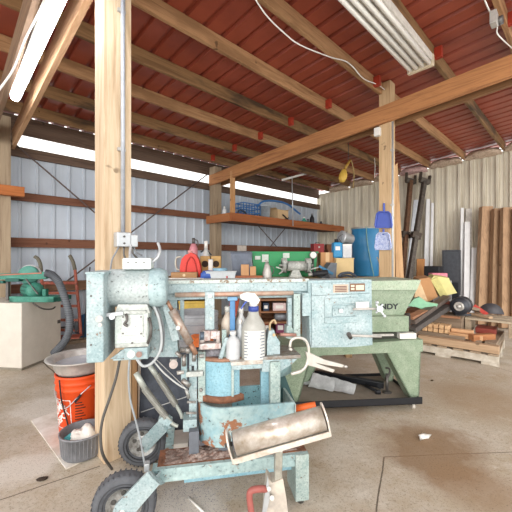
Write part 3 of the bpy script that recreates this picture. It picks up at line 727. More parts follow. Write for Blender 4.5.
# motor
c = q(137, 287.5, .12); xl = q(106, 287, .12).x; xr = q(167.5, 287, .12).x; R = .086
sx = q(151, 287, .12).x
MOT = paint('#9fadae', '#7f7663', .35, '#d3dad9', sc=28); MOT2 = paint('#93abb1', '#7b7b70', .25, '#c2d6d6', sc=20)
mo = s.part('motor', MB().lathe([(0, xl), (R-.02, xl), (R-.004, xl+.012), (R, xl+.02), (R, sx)], (0, c.y, c.z), (1, 0, 0), 40), MOT)
s.part('motor_end_cap', MB().lathe([(R+.002, sx), (R+.005, sx+.004), (R+.005, xr-.03), (R-.006, xr-.006), (R-.02, xr), (0, xr)], (0, c.y, c.z), (1, 0, 0), 40), MOT2, parent=mo)
W('terminal_box', 122, 258, 151, 269.5, .065, .11, paint('#cfdad8', '#8f8b80', .25, '#e2e7e4'), .006, parent=mo)
for x in (128, 136, 144): s.part('screw', MB().cyl(q(x, 262.5, .061), q(x, 262.5, .067), .0035, n=10), STEELD, parent=mo)
s.part('conduit_elbow', MB().tube([q(151, 263, .10), q(157, 258, .10), q(160, 250, .12), q(158, 243, .14)], .007), GALV, parent=mo)
s.part('conduit_elbow', MB().tube([q(130, 258, .10), q(130, 252, .13), q(131, 245, .15)], .006), GALV, parent=mo)
# motor mount and gearbox
P('motor_mount', [(118, 304.5), (147, 304.5), (150, 313), (115, 313)], .05, .12, CAST)
gb = W('gearbox', 114.5, 312, 148, 347, .045, .13, paint('#c3cec9', '#77736a', .32, '#dcdfd9'), .006)
W('cover_plate', 121, 315, 143, 335.5, .036, .01, paint('#cdd5d1', '#86827a', .28, '#e0e2dd'), .004, parent=gb)
for x, y in ((123, 317), (141, 317), (123, 333.5), (141, 333.5), (132, 343)): s.part('bolt', MB().cyl(q(x, y, .032), q(x, y, .045), .004, n=8), STEELD, parent=gb)
W('gearbox_lip', 115, 343.5, 148.5, 347.5, .040, .14, CAST, .003, parent=gb)
W('gearbox_shelf', 119, 311, 146, 314, .035, .14, CAST, .002, parent=gb)
s.part('lever_arm', MB().beam(q(106, 315, .03), q(123, 313, .03), .012, .014).cyl(q(112, 317, .02), q(112, 317, .05), .012), GALV)
s.part('latch_pin', MB().tube([q(126, 314, .03), q(127, 320, .02), q(124.5, 324, .02), q(128, 326, .02)], .006), STEELD)
W('outlet_panel', 124, 348, 147.5, 359.5, .04, .09, TEAL, .003)
s.part('socket', MB().cyl(q(131, 354.5, .034), q(131, 354.5, .042), .016), WHITE, label='round white socket face'); s.part('socket', MB().cyl(q(139, 354.5, .026), q(139, 354.5, .042), .013), mat('#9a7d72', .5))
P('gusset', [(110, 359), (124, 349), (124, 359.5)], .05, .01, TEAL); 
W('saddle_plate', 113, 358, 148, 360, .045, .14, TEAL, .002)
# swing column behind the gearbox
HB_ = .20
P('head_column', [(151, 304), (164, 303), (176, 332), (179, 357), (146, 357), (149, 330)], .17, .10, TEAL)
W('column_web', 160, 303, 164, 356, .162, .01, TEAL, .002); W('column_web', 166, 318, 177, 320, .164, .01, TEAL, .001)
# top beam of the blade frame
bm_ = W('top_beam', 166, 282.5, 312, 292.5, .22, .10, TEAL, .003)
W('beam_lip', 166, 279.6, 309, 283, .21, .125, paint('#b4c1bc', '#84705d', .45, '#d7dcd8'), .002)
W('beam_rail', 167, 292.5, 310, 298.5, .235, .05, TEAL, .002)
CY('guide_bar', (175, 295, .215), (293, 293, .215), .0125, mat('#b08a78', .45, .2, .35, 18, '#c9b9a8'))
W('left_stile', 166.5, 292, 177, 340, .24, .05, TEAL, .003); W('left_stile', 180, 297, 184, 340, .25, .04, TEAL, .002)
W('blade_arm', 205, 292, 214.5, 330, .195, .05, TEAL, .004)
s.part('arm_bolt', MB().cyl(q(210, 296, .188), q(210, 296, .2), .010).cyl(q(211, 318, .19), q(211, 318, .2), .004), STEEL)
s.part('blade_guide', MB().box(q(206, 335, .20), (.035, .05, .05), (0, 0, 12), .004).box(q(214, 334, .19), (.03, .05, .04), (0, 0, -10), .004).cyl(q(202, 333, .17), q(202, 342, .17), .014).cyl(q(218, 331, .17), q(218, 343, .17), .010).box(q(210, 345, .2), (.11, .06, .03), None, .004), mat('#a98b84', .5, .2, .3, 40, '#d8d9d6'))
s.part('guide_roller', MB().cyl(q(200, 336, .165), q(204, 336, .165), .020), mat('#5d6a78', .4, .4))
# idler wheel box at the right
ib = P('wheel_box', [(308, 280.5), (371.5, 279.5), (372.5, 345), (352, 347), (311, 347.5), (310, 340)], .20, .13, TEAL)
P('box_cover', [(311.5, 296), (370, 293.5), (371, 344), (312, 346)], .192, .009, TEAL)
P('box_header', [(312, 283.5), (333, 283), (370.5, 282), (370.5, 293), (312, 295.5)], .188, .013, TEAL)
W('stile', 302.5, 293, 311, 316, .19, .02, TEAL, .002)
st = W('blade_stile', 294, 294, 300.5, 339, .19, .05, TEALG, .003)
for y in (297, 315, 330): s.part('rivet', MB().cyl(q(297.5, y, .184), q(297.5, y, .19), .003, n=8), STEELD, parent=st)
W('blade_stile', 288, 298, 292, 336, .21, .03, TEAL, .002)
fr_ = MB(); 
for r in ((325, 298, 357, 304), (325, 317, 358, 323), (325, 304, 331.5, 317)): fr_.bb(*s.rect(*r, .184, .01, .002))
s.part('raised_bracket', fr_, TEAL)
W('slide_plate', 333, 305.5, 357, 316, .186, .008, TEAL, .002)
s.part('centre_bolt', MB().cyl(q(341, 311, .170), q(341, 311, .188), .011).cyl(q(341, 311, .164), q(341, 311, .172), .006), GALV)
np_ = W('name_plate', 333.5, 284.5, 348.5, 292.5, .184, .005, mat('#cbb7a3', .5), .001, label='brown printed name plate')
mb = MB()
for i in range(4): mb.bb(*s.rect(335, 286+i*1.6, 346.8, 286.9+i*1.6, .1825, .002))
s.part('plate_print', mb, mat('#6b4e45', .6), parent=np_)
np_ = W('name_plate', 350, 283.5, 365, 291.5, .184, .005, mat('#7a5a44', .5), .001, label='brown plate with a pale square')
s.part('plate_print', MB().bb(*s.rect(356, 285, 364, 290, .1825, .002)).bb(*s.rect(351, 285, 354.5, 287, .1825, .002)).bb(*s.rect(351, 288, 354.5, 290, .1825, .002)), mat('#d9c9b5', .6), parent=np_)
CY('guide_rod', (353, 309.2, .14), (382, 308.6, .14), .006, STEEL); CY('guide_rod', (349, 335.5, .14), (381, 336.5, .14), .007, STEEL)
s.part('rod_end', MB().cyl(q(348.5, 334, .13), q(350.5, 337.5, .15), .012), STEELD)
s.part('paper_tag', MB().bb(*s.rect(356, 302, 369, 308.6, .15, .002)), WHITE, label='white paper tag')
# T handle at the rod end
s.part('cross_handle', MB().beam(q(376, 304, .14), q(384, 315.5, .12), .010, .010, (0, 0, 1), .003).beam(q(383, 304, .14), q(376, 313, .14), .010, .010, (0, 0, 1), .003).cyl(q(380, 309, .11), q(380, 309, .16), .016).ball(q(377, 302.5, .14), .010, 10).ball(q(384.5, 316, .12), .009, 10), GALV)
# feed cylinder (diagonal)
fc = CY('lift_cylinder', (172, 310, .12), (190, 343, .12), .020, mat('#b3aca4', .35, .4, .35, 30, '#8c6a55'))
s.part('cylinder_rod', MB().cyl(q(167, 301, .12), q(172, 310, .12), .009).cyl(q(190, 343, .12), q(196, 354, .12), .012), mat('#a07c66', .5, .3), parent=fc)
s.part('clamp_screw', MB().cyl(q(178, 328, .09), q(178, 328, .12), .010), STEEL, parent=fc)
s.part('swing_link', MB().beam(q(166, 304, .14), q(176, 340, .15), .035, .02, (0, 1, 0)), TEAL)
# cords looping under the motor
s.part('loop_cord', MB().tube([q(152, 303, .1), q(158, 316, .09), q(161.5, 335, .08), q(160, 351, .08), q(152, 363, .07), q(143, 366, .06), q(137, 359, .045)], .0065), mat('#b9bec0', .5), label='pale grey cord loop')
s.part('loop_cord', MB().tube([q(155, 303, .12), q(160.5, 316, .11), q(164, 335, .1), q(162, 352, .1)], .005), mat('#7e8386', .5))
s.part('loop_cord', MB().tube([q(149, 318, .05), q(151, 326, .03), q(150.5, 335, .03), q(147, 345, .05)], .007), STEELD)
s.part('loop_cord', MB().tube([q(153, 360, .14), q(163, 372, .13), q(176, 383, .13), q(186, 389, .13)], .004), mat('#c3c6c4', .5))
# counterbalance springs
def spring(a, b, r, turns, nm):
    a = V3(a); b = V3(b); d, x, y = basis(b-a); L = (b-a).length; pts = []
    n = turns*9
    for i in range(n+1):
        t = i/n; an = 2*math.pi*turns*t; pts.append(a+d*(L*t)+x*(r*math.cos(an))+y*(r*math.sin(an)))
    mb = MB().tube(pts, .0036, 5, 1); mb.cyl(a, b, r*.45, n=10); return mb
SPR = mat('#a3a39c', .4, .5, .3)
sp = s.part('spring', spring(q(144, 388, .17), q(166, 417, .17), .0135, 26, ''), SPR)
s.part('spring_sleeve', MB().cyl(q(136, 373, .17), q(145, 389, .17), .0135), mat('#b9beb6', .45, .3), parent=sp)
s.part('spring_hook', MB().tube([q(165, 415, .17), q(173, 424, .17), q(178, 426, .17)], .009), mat('#b9beb6', .45, .3), parent=sp)
sp = s.part('spring', spring(q(157, 375, .22), q(176, 405, .22), .0135, 26, ''), SPR)
s.part('spring_sleeve', MB().cyl(q(150, 366, .22), q(157, 376, .22), .0125), mat('#b9beb6', .45, .3), parent=sp)
s.part('spring_hook', MB().tube([q(175, 403, .22), q(181, 414, .22), q(182, 418, .22)], .009), mat('#b9beb6', .45, .3), parent=sp)
P('spring_bracket', [(158, 421), (163, 416), (172, 422), (168, 427)], .16, .05, TEAL)
# pivot column with slides
W('pivot_column', 189, 352, 197, 428, .17, .06, TEAL, .004); W('slide_block', 181, 357, 187, 382, .15, .05, TEAL, .004)
W('slide_block', 198, 352, 205.5, 402, .17, .07, TEALG, .004); W('slide_block', 186, 372, 203, 377, .145, .06, CAST, .003); W('slide_block', 183, 420, 197, 432, .14, .09, TEAL, .004)
s.part('adjusting_knob', MB().cyl(q(173.5, 364.5, .12), q(173.5, 364.5, .16), .020).cyl(q(173.5, 364.5, .112), q(173.5, 364.5, .12), .011), mat('#a79a94', .4, .4))
s.part('adjusting_knob', MB().cyl(q(177, 373, .13), q(184, 372, .13), .009).cyl(q(170, 360, .15), q(177, 360, .15), .006), STEEL)
HM = mat('#a7a9a6', .4, .5, .35, 50, '#6d5c52')
for a_, b_2, r_ in (((180, 350, .15), (196, 350, .15), .013), ((184, 355, .14), (184, 366, .14), .010), ((194, 353, .14), (194, 361, .14), .010), ((182, 380, .14), (190, 386, .14), .012), ((186, 389, .14), (189, 398, .14), .008), ((176, 352, .13), (181, 357, .13), .009), ((199, 356, .14), (204, 356, .14), .009), ((187, 402, .14), (196, 402, .14), .006), ((186, 413, .14), (197, 413, .14), .006)): CY('pivot_pin', a_, b_2, r_, HM)
s.part('ball_knob', MB().ball(q(188, 350, .14), .018, 10), HM); s.part('ball_knob', MB().ball(q(201, 390, .14), .010, 10), HM)
s.part('slot', MB().bb(*s.rect(191.5, 366, 194, 371, .167, .004)).bb(*s.rect(200.5, 372, 203.5, 376, .167, .004)), BLACK)
# lower machine body: vise table, blade wheel cover, coolant pan
c = q(215, 384, .22); zt = q(215, 363, .12).z; zl = q(215, 399, .12).z
s.part('wheel_cover', MB().lathe([(.14, zl), (.14, zt)], (q(225, 380, .2).x, .28, 0), n=30, a0=195, a1=300), BLUEC, label='smooth clean blue curved cover')
s.part('cover_rim', MB().lathe([(.148, zt-.004), (.148, zt+.010), (.10, zt+.010), (.10, zt-.004), (.148, zt-.004)], (q(225, 380, .2).x, .28, 0), n=30, a0=190, a1=302), mat('#a77f68', .6, .1, .3, 30, '#7c5a48'))
W('cover_edge', 231.5, 362, 234, 402, .13, .05, TEALG, .002)
s.part('rust_collar', MB().lathe([(.158, zl-.028), (.158, zl), (.10, zl), (.10, zl-.028), (.158, zl-.028)], (q(225, 380, .2).x, .28, 0), n=30, a0=190, a1=305), RUST, label='rusty brown collar')
# coolant pan: rounded left end and straight front
zp = q(240, 407, .08).z; zq = q(240, 446, .08).z; cxp = q(226, 420, .08).x; xr_ = q(295, 410, .08).x
def track(r, k=14):
    pts = [(cxp+(r*math.cos(math.radians(t))), .08+.13+(r*math.sin(math.radians(t)))) for t in [180+90*i/k for i in range(k+1)]]
    return pts
o_ = track(.13); i_ = track(.118)
mb = MB()
zsl = lambda x: zq+(0 if x < cxp+.05 else min(1, (x-cxp-.05)/.12)*.06)
wall = [(cxp-.13, .52)]+o_+[(cxp+.08, .08), (cxp+.16, .08), (xr_, .08)]
wi = [(cxp-.118, .52)]+i_+[(cxp+.08, .092), (cxp+.16, .092), (xr_, .092)]
n = len(wall); vs = [(x, y, zp) for x, y in wall]+[(x, y, zsl(x)) for x, y in wall]+[(x, y, zp) for x, y in wi]+[(x, y, zsl(x)) for x, y in wi]
fs = []
for i in range(n-1): fs += [(i, i+1, n+i+1, n+i), (2*n+i, 2*n+i+1, 3*n+i+1, 3*n+i), (i, i+1, 2*n+i+1, 2*n+i), (n+i, n+i+1, 3*n+i+1, 3*n+i)]
fs.append((n-1, 3*n-1, 4*n-1, 2*n-1))
mb.add(vs, fs, False)
s.part('coolant_pan', mb, paint('#8fb3bb', '#94664a', .44, '#b9c8c2', sc=9, dustamt=.6))
s.part('pan_floor', MB().prism([(x, y, zq+.05) for x, y in wi[1:]]+[(xr_, .52, zq+.05), (cxp-.118, .52, zq+.05)], (0, 0, .006)), TEALG)
W('pan_back', 232, 386, 268, 420, .34, .012, paint('#8fc0ca', '#2d3036', .40, '#a9ccd2', sc=60), .001)
W('pan_end_wall', 293.5, 404, 296, 420, .08, .3, TEALG, .001)
# sloping chute at the right behind the uprights
P('chute', [(283, 370), (296, 405), (272, 405), (272, 395)], .28, .01, mat('#3f5f60', .6, .1))
# uprights and vise table
W('upright', 261, 365, 270.5, 408, .17, .03, BLUEC, .002); W('upright', 270.5, 362, 280.5, 405, .10, .04, TEALG, .003)
W('vise_table', 231, 361.5, 263, 365, .10, .22, mat('#cfd2cd', .4, .3, .3, 30, '#a8907c'), .002)
W('table_edge', 232, 365, 262, 369.5, .10, .01, TEAL, .003)
W('vise_table', 262, 356, 301, 359.5, .12, .20, mat('#a7aaa6', .4, .5, .3, 30, '#7c6757'), .002)
P('vise_casting', [(262, 360), (297, 359), (292, 364), (281, 371), (262, 372)], .12, .16, TEAL)
# curved blade guard at the right
mb = MB(); rr = .115; ccx = q(276, 366, .12).x-.005; zz0 = q(285, 377, .12).z; zz1 = q(285, 362, .12).z
mb.lathe([(rr, zz0), (rr, zz1), (rr-.006, zz1), (rr-.006, zz0), (rr, zz0)], (ccx, .235, 0), n=26, a0=268, a1=372)
s.part('curved_guard', mb, paint('#6f8f93', '#5b5147', .4, '#93aaa8', sc=25))
# vise jaw casting right of the spray bottle
vj = P('vise_jaw', [(267, 356), (267, 342), (269, 331), (274, 330), (276, 336), (280, 342), (280, 356)], .15, .06, TEAL)
s.part('jaw_bolt', MB().cyl(q(274, 335, .14), q(274, 335, .155), .008).tube([q(270, 331, .16), q(270, 324, .16), q(274, 320, .16), q(276, 324, .16)], .006), mat('#b7a07c', .5, .2), parent=vj)
CY('vise_screw', (280, 334.5, .18), (296, 335, .18), .009, mat('#b3877a', .5, .3)); 
P('vise_jaw', [(287, 326), (291, 326), (296, 334), (294, 340), (286, 338)], .2, .05, TEALG)
W('side_strut', 222, 330, 226.5, 364, .17, .02, TEALG, .002); P('side_strut', [(225, 338), (228, 338), (221, 364), (217, 364)], .15, .02, TEAL)
# base: front rail, end leg, deck with swarf
a0 = q(152, 474, .04); zr1 = q(232, 462, .04).z; zr0 = q(232, 474, .04).z
xl_ = q(152, 470, .04).x; xe = q(308.5, 460, .04).x
RAIL = paint('#94b0b2', '#8c7260', .40, '#c9dcd8', sc=16)
s.part('front_rail', MB().prism([(xl_, .04, zr0), (xe-.06, .04, zr0-.0), (xe, .04, zr0-.01), (xe, .04, zr1), (xl_, .04, zr1+.004)], (0, .05, 0)), RAIL)
s.part('cross_tube', MB().beam((xl_+.06, .16, zr0+.02), (xl_+.05, .50, zr0+.02), .04, .03), RAIL)
for b in (.03,): 
    lg = s.part('end_leg', MB().bb((xe-.068, b, .022), (xe, b+.15, zr1), .003), TEALG)
    s.part('foot_bolt', MB().cyl((xe-.034, b+.03, 0), (xe-.034, b+.03, .022), .016).cyl((xe-.034, b+.03, .02), (xe-.034, b+.03, .035), .009), STEELD, parent=lg)
s.part('deck', MB().bb((xl_+.02, .06, zr1-.02), (xe-.003, .19, zr1+.004)), RUST)
tz0 = q(240, 482, .06).z; tz1 = q(240, 473, .06).z
s.part('tie_bar', MB().bb((q(184, 480, .10).x, .10, tz0), (q(293, 470, .1).x, .13, tz1), .002), BLUEC, label='clean light blue tie bar')
# swarf on the deck
mb = MB(); g_ = 40; vs = []; x0, x1 = xl_+.03, xe-.01; y0, y1 = .065, .185
for i in range(g_+1):
    for j in range(16):
        e = min(1, 4*min(i/g_, 1-i/g_, j/15, 1-j/15)); vs.append((x0+(x1-x0)*i/g_, y0+(y1-y0)*j/15, zr1+.002+e*(.004+random.random()*.018+.012*math.sin(i*.5)**2)))
mb.add(vs, [(i*16+j, (i+1)*16+j, (i+1)*16+j+1, i*16+j+1) for i in range(g_) for j in range(15)])
s.part('metal_swarf', mb, mat('#a39790', .6, .4, .5, 60, '#6f4e40', .6), kind='stuff')
# pedestal between deck and pan
s.part('pedestal', MB().bb((q(218, 445, .15).x, .10, zr1), (q(262, 445, .15).x, .26, zq+.05), .004).bb((q(189, 445, .12).x, .10, zr1), (q(199, 445, .12).x, .22, q(190, 428, .14).z), .004), mat('#6b7078', .7))
# wheels and folded arms
TY = mat('#62656a', .75, 0, .3, 16, '#4b4d52', .2); HUB = mat('#b9bab8', .4, .4, .3, 40, '#77736c')
def wheel(b, px, py, r=.133, hw=.034):
    c = q(px, py, b+hw); c.z = r
    t = s.part('tyre', MB().lathe([(r-.058, -hw*.7), (r-.03, -hw), (r-.012, -hw*.9), (r-.002, -hw*.5), (r, -hw*.2), (r, hw*.2), (r-.002, hw*.5), (r-.012, hw*.9), (r-.03, hw), (r-.058, hw*.7)], c, (0, 1, 0), 44), TY)
    mb = MB()
    for k in (-.82, -.6): mb.ring(c+Vector((0, -hw*.98, 0)), (0, 1, 0), r-.03 if k < -.7 else r-.045, (r-.034) if k < -.7 else r-.049, .006, 44)
    s.part('sidewall_ridge', mb, mat('#494b4f', .8), parent=t)
    h = s.part('wheel_hub', MB().lathe([(0, -.030), (.020, -.030), (.024, -.015), (.028, -.004), (.062, -.004), (.072, -.020), (.077, -.022), (.077, .022), (0, .022)], c, (0, 1, 0), 32), HUB)
    mb = MB()
    for k in range(5):
        an = 2*math.pi*k/5+.4; mb.cyl(c+Vector((.047*math.cos(an), -.008, .047*math.sin(an))), c+Vector((.047*math.cos(an), .0, .047*math.sin(an))), .011, n=12)
    s.part('hub_recess', mb, mat('#55534f', .6), parent=h)
    mb = MB()
    for k in range(36):
        an = 2*math.pi*k/36; mb.box(c+Vector(((r-.002)*math.cos(an), 0, (r-.002)*math.sin(an))), (.003, hw*1.5, .007), Matrix.Rotation(-an, 3, 'Y'))
    s.part('tread', mb, TY, parent=t)
    return c
c1 = wheel(-.01, 125, 507); c2 = wheel(.46, 143, 443)
b = -.035
ar = P('wheel_arm', [(148, 472), (160, 484), (128, 521), (117, 522), (112, 514), (115, 506)], b, .014, TEAL)
s.part('arm_return', MB().prism([q(148, 472, b), q(153, 470, b+.09), q(165, 482, b+.09), q(160, 484, b)], (0, 0, -.006)), TEAL, parent=ar)
s.part('axle_nut', MB().cyl((c1.x, b-.016, c1.z), (c1.x, c1.y, c1.z), .013, n=6), WHITE, parent=ar)
s.part('corner_gusset', MB().prism([(q(150, 472, -.03).x, -.03, zr0+.02), (xl_+.04, .06, zr0+.02), (xl_+.04, .04, zr1), (q(150, 471, -.03).x, -.03, zr1)], (0, 0.004, .0)), TEAL)
b = .43
ar = P('wheel_arm', [(142, 439), (159, 421), (171, 427), (146, 453), (141, 449)], b, .012, TEAL)
s.part('axle_rod', MB().cyl((c2.x, .42, c2.z), (c2.x, .53, c2.z), .012), STEELD, parent=ar)
s.part('arm_strut', MB().beam(q(165, 424, .44), (xl_+.05, .45, zr0+.02), .03, .03), TEAL)
W('corner_clip', 144, 464.5, 149, 472, .02, .03, GALV, .002)
# ------------------------------------------------------------ things on the saw table
Ts = q(246, 362, .16); ztab = q(246, 362, .10).z
def ontab(px, b, z=None): p = q(px, 360, b); return s.M @ Vector((p.x, b, ztab if z is None else z))
sb = Thing('spray_bottle', 'large clear spray bottle with white trigger head and blue collar', 'spray bottle', ontab(253.5, .155), 10)
h = sb; k = (1.2-sb.o.z)
yy = lambda py: sb.q(253, py, 0).z
rb = sb.q(265.5, 340, 0).x-sb.q(253.5, 340, 0).x
LQ = mat('#a8a8a2', .22, 0, .15, 8, '#8f8f88')
sb.part('bottle', MB().lathe([(0, 0), (rb*.96, 0), (rb, .008), (rb, yy(329)), (rb*.95, yy(325)), (rb*.78, yy(321)), (rb*.5, yy(316)), (rb*.40, yy(311)), (rb*.36, yy(306)), (0, yy(306))], n=28, sy=.75), LQ)
sb.part('collar', MB().cyl((0, 0, yy(311)), (0, 0, yy(306)), rb*.42), mat('#3b4f9e', .4))
sb.part('trigger_head', MB().cyl((0, 0, yy(306)), (0, 0, yy(300)), rb*.33).prism([sb.q(x, y, -.012) for x, y in ((249, 302), (241, 299), (240, 295), (247, 292.5), (255, 293.5), (260, 300), (258, 304), (252, 303))], (0, .024, 0)), WHITE)
sb.part('trigger', MB().tube([sb.q(249, 300, 0), sb.q(245, 303, 0), sb.q(241, 309, 0)], .004), mat('#4c63b8', .4))
lb = sb.part('label', MB().lathe([(rb*1.01, yy(358)), (rb*1.01, yy(329))], n=20, a0=215, a1=325, sy=.76), mat('#cfd0cc', .5, 0, .1))
mb = MB()
for i in range(9):
    z = yy(331+i*3); mb.lathe([(rb*1.025, z-.003), (rb*1.025, z+.001)], n=5, a0=300-(i % 3)*4, a1=322, sy=.76).lathe([(rb*1.025, z-.003), (rb*1.025, z+.001)], n=5, a0=216, a1=232+(i % 2)*6, sy=.76)
sb.part('label_print', mb, mat('#5f6a7c', .6), parent=lb, kind='stuff')
def tbottle(name, lab, px, b, r, h_, m, mc): return bottle(Thing(name, lab, 'bottle', ontab(px, b), 10), r, h_, m, mc)
tbottle('plastic_bottle', 'squat translucent grey bottle left of the large spray bottle', 233, .16, .036, .14, mat('#c3c6c8', .3), mat('#e0e0dd', .4))
tbottle('plastic_bottle', 'slim white tube bottle directly beside the large spray bottle', 240.5, .20, .019, .19, mat('#cfd6da', .3), WHITE)
tbottle('plastic_bottle', 'tall pale bottle behind the brush on the saw table', 241, .27, .030, .24, mat('#d9dbdb', .35), WHITE)
tbottle('plastic_bottle', 'beige can behind the bottles at the left of the saw table', 227.5, .27, .034, .25, mat('#d0c3b4', .5), mat('#cfcfc9', .5))
t = Thing('hand_brush', 'blue-handled brush standing among the bottles on the saw table', 'brush', ontab(232.5, .22), 10)
t.part('handle', MB().bb((-.014, -.008, .10), (.014, .008, .285), .006), mat('#5b8fc0', .45)); t.part('brush_head', MB().bb((-.02, -.012, .0), (.02, .012, .11), .006), mat('#3d6796', .5)); t.part('handle_end', MB().bb((-.026, -.010, .285), (.026, .010, .305), .004), mat('#7aa9cf', .4))
t = Thing('hand_brush', 'small red and dark brush leaning behind the blue-handled brush', 'brush', ontab(226, .30), 10)
t.part('handle', MB().beam((0, 0, 0), (.03, 0, .2), .02, .016), BLACK); t.part('bristles', MB().beam((.03, 0, .19), (.05, 0, .29), .05, .02), mat('#b5543c', .8))
# locking clamp gripped on the table edge
lc = Thing('locking_clamp', 'bare metal C-shaped locking clamp gripping the right edge of the saw table', 'clamp', s.M @ q(298, 360, .085), 10)
CLM = mat('#cfcbc2', .35, .3, .2, 30)
A = lambda x, y: lc.q(x, y, 0)
lc.part('jaw_frame', MB().tube([A(290, 347), A(291, 341), A(295, 338), (A(301, 338)), A(306, 341), A(308.5, 348), A(308.5, 356), A(306, 366), A(301, 371), A(295, 373)], .0072, 10), CLM)
lc.part('fixed_jaw', MB().beam(A(291, 348), A(290, 350), .016, .014).beam(A(301, 371), A(291, 374), .018, .014, (0, 0, 1), .004), CLM)
lc.part('handle', MB().prism(lc.poly([(306, 352), (312, 354), (325, 360), (344, 365), (343, 367.5), (326, 365), (308, 361)], -.008), (0, .016, 0)), CLM)
lc.part('handle', MB().prism(lc.poly([(308, 359), (318, 364), (335, 370), (333, 372.5), (315, 367), (307, 365)], -.007), (0, .014, 0)), CLM)
lc.part('adjusting_screw', MB().cyl(A(344, 366), A(347, 367), .006), STEEL)
# orange handled bar poking out to the right
oh = Thing('orange_handle_bar', 'orange-gripped steel bar sticking out of the pan to the right', 'tool', s.M @ q(293, 408, .12), 10)
oh.part('grip', MB().cyl(oh.q(295, 408.5, 0), oh.q(315.5, 405, -.02), .017, n=16), mat('#e56a2c', .45))
oh.part('bar', MB().cyl(oh.q(280, 409, .02), oh.q(295, 408.5, 0), .008), STEELD)
# tray of dark fixings on the table left of the bottles
solo('swarf_heap', 'grey heap of metal dust on the ledge above the blue cover', 'swarf', Frame(s.M @ Vector((q(214, 362, .2).x, .24, zt+.010)), 10), MB().ball((0, 0, .0), (.085, .05, .045), 16, .08), mat('#9c9aa0', .8, .1, .4, 60, '#5d5b60', .5), kind='stuff')
# ------------------------------------------------------------ roller stand in front
rs = Thing('roller_stand', 'adjustable stand with a long steel roller in front of the saw', 'stand', onz(282, 560), 3)
r = rs; c0 = rs.q(235, 443, 0); c1 = rs.q(323, 418, 0)
d = (c1-c0).normalized()
rs.part('roller', MB().cyl(c0, c1, .046, n=36), mat('#d3cdc5', .34, .4, .4, 22, '#a3937f'))
rs.part('roller_end', MB().cyl(c0-d*.004, c0+d*.004, .041, n=30), mat('#3f4552', .5))
rs.part('axle', MB().cyl(c0-d*.04, c1+d*.02, .008), STEELD)
PAL = mat('#ddd8cf', .5, .2, .2, 20, '#b8a593')
_, sd, up = basis(d)
def cradle_plate(c, nm='end_plate'):
    mb = MB(); n = 14; pts = []
    for i in range(n+1):
        a = math.pi*i/n; pts.append(c+sd*(.046*math.cos(a))+up*(.054*math.sin(a)+.005))
    pts += [c-sd*.030-up*.06, c+sd*.030-up*.06]
    return rs.part(nm, mb.prism(pts, d*.006), PAL)
cradle_plate(c0-d*.024); cradle_plate(c1+d*.006)
rs.part('cradle', MB().beam(c0-up*.057-d*.02, c1-up*.057+d*.01, .07, .006, up).beam(c0-up*.048-d*.02-sd*-.034, c1-up*.048+d*.01-sd*-.034, .005, .018, up), PAL)
m_ = rs.q(280, 446, 0)
zc = (c0+(c1-c0)*.5-up*.06)
a = rs.q(279, 436, .02); b = rs.q(277.5, 486, .02)
rs.part('inner_post', MB().beam(a, b, .03, .034, (0, 1, 0), .003), mat('#b3b1a6', .4, .4, .3, 30, '#8d8a80'))
rs.part('post_bolt', MB().cyl(rs.q(281, 450, -.01), rs.q(281, 450, .01), .007), STEEL)
ob = rs.part('outer_post', MB().prism(rs.poly([(267, 477), (272, 483), (283, 479), (286, 496), (289, 520), (263, 520)], -.004), (0, .055, 0)), mat('#cfc6b8', .5, .1, .25, 18, '#a9a198'))
z0_ = rs.q(276, 520, 0).z
rs.part('column', MB().bb((a.x-.025, -.0, .10), (a.x+.03, .05, z0_+.01), .003), mat('#c4bdb0', .5, .1, .2))
for dx, dy in ((-.26, -.12), (.26, -.12), (0, .30)): rs.part('leg', MB().beam((a.x, .02, .13), (a.x+dx, .02+dy, .012), .03, .02), mat('#a3413a', .5))
rs.part('side_plate', MB().prism(rs.poly([(268, 476), (270, 498), (266, 514), (262, 514), (265, 494)], -.02), (0, .008, 0)), GALV)
rs.part('lock_bolt', MB().cyl(rs.q(269, 489, -.03), rs.q(269, 489, 0), .008).cyl(rs.q(272, 498, -.03), rs.q(272, 498, 0), .009), STEEL)
rs.part('lock_handle', MB().tube([rs.q(266, 489, -.01), rs.q(258, 489, -.03), rs.q(251, 491, -.03), rs.q(249.5, 498, -.03), rs.q(252, 516, -.03)], .0125, 12), mat('#a55f58', .5, 0, .2), label='dull red bent lock handle')
# sawdust on floor under the saw
mb = MB(); vs = []; fs = []; o = onz(200, 492)
for i in range(900):
    a = random.gauss(0, .5); x = random.gauss(0, .13); y = random.gauss(0, .085); sz = random.uniform(.002, .005)
    k = len(vs); vs += [(x, y, .001), (x+sz, y, .001), (x+sz*.5, y+sz, .001), (x+sz*.5, y+sz*.4, .001+sz*.6)]; fs += [(k, k+1, k+3), (k+1, k+2, k+3), (k+2, k, k+3), (k, k+1, k+2)]
solo('metal_shavings', 'scattered grey metal shavings on the floor under the saw base', 'shavings', Frame(o, 10), MB().add(vs, fs), mat('#7c7c84', .5, .3), kind='stuff')
solo('thin_rod', 'thin pale rod lying on the floor in front of the saw base', 'rod', Frame(onz(196, 505), 0), MB().cyl(onz(188, 498)-onz(196, 505)+Vector((0, 0, .005)), onz(204, 514)-onz(196, 505)+Vector((0, 0, .005)), .005), WHITE)

solo('concrete_block', 'pale grey flat block on the floor behind the saw springs', 'block', Frame(onz(177, 461), 8), MB().bb((-.075, 0, 0), (.065, .16, .10), .004), mat('#cbc5bc', .8, 0, .15, 12))
solo('stone_slab', 'purple-grey stone slab beside the pale block under the saw', 'slab', Frame(onz(197, 462), 8), MB().bb((-.045, 0, 0), (.045, .18, .12), .004), mat('#96949c', .8, 0, .2, 30))
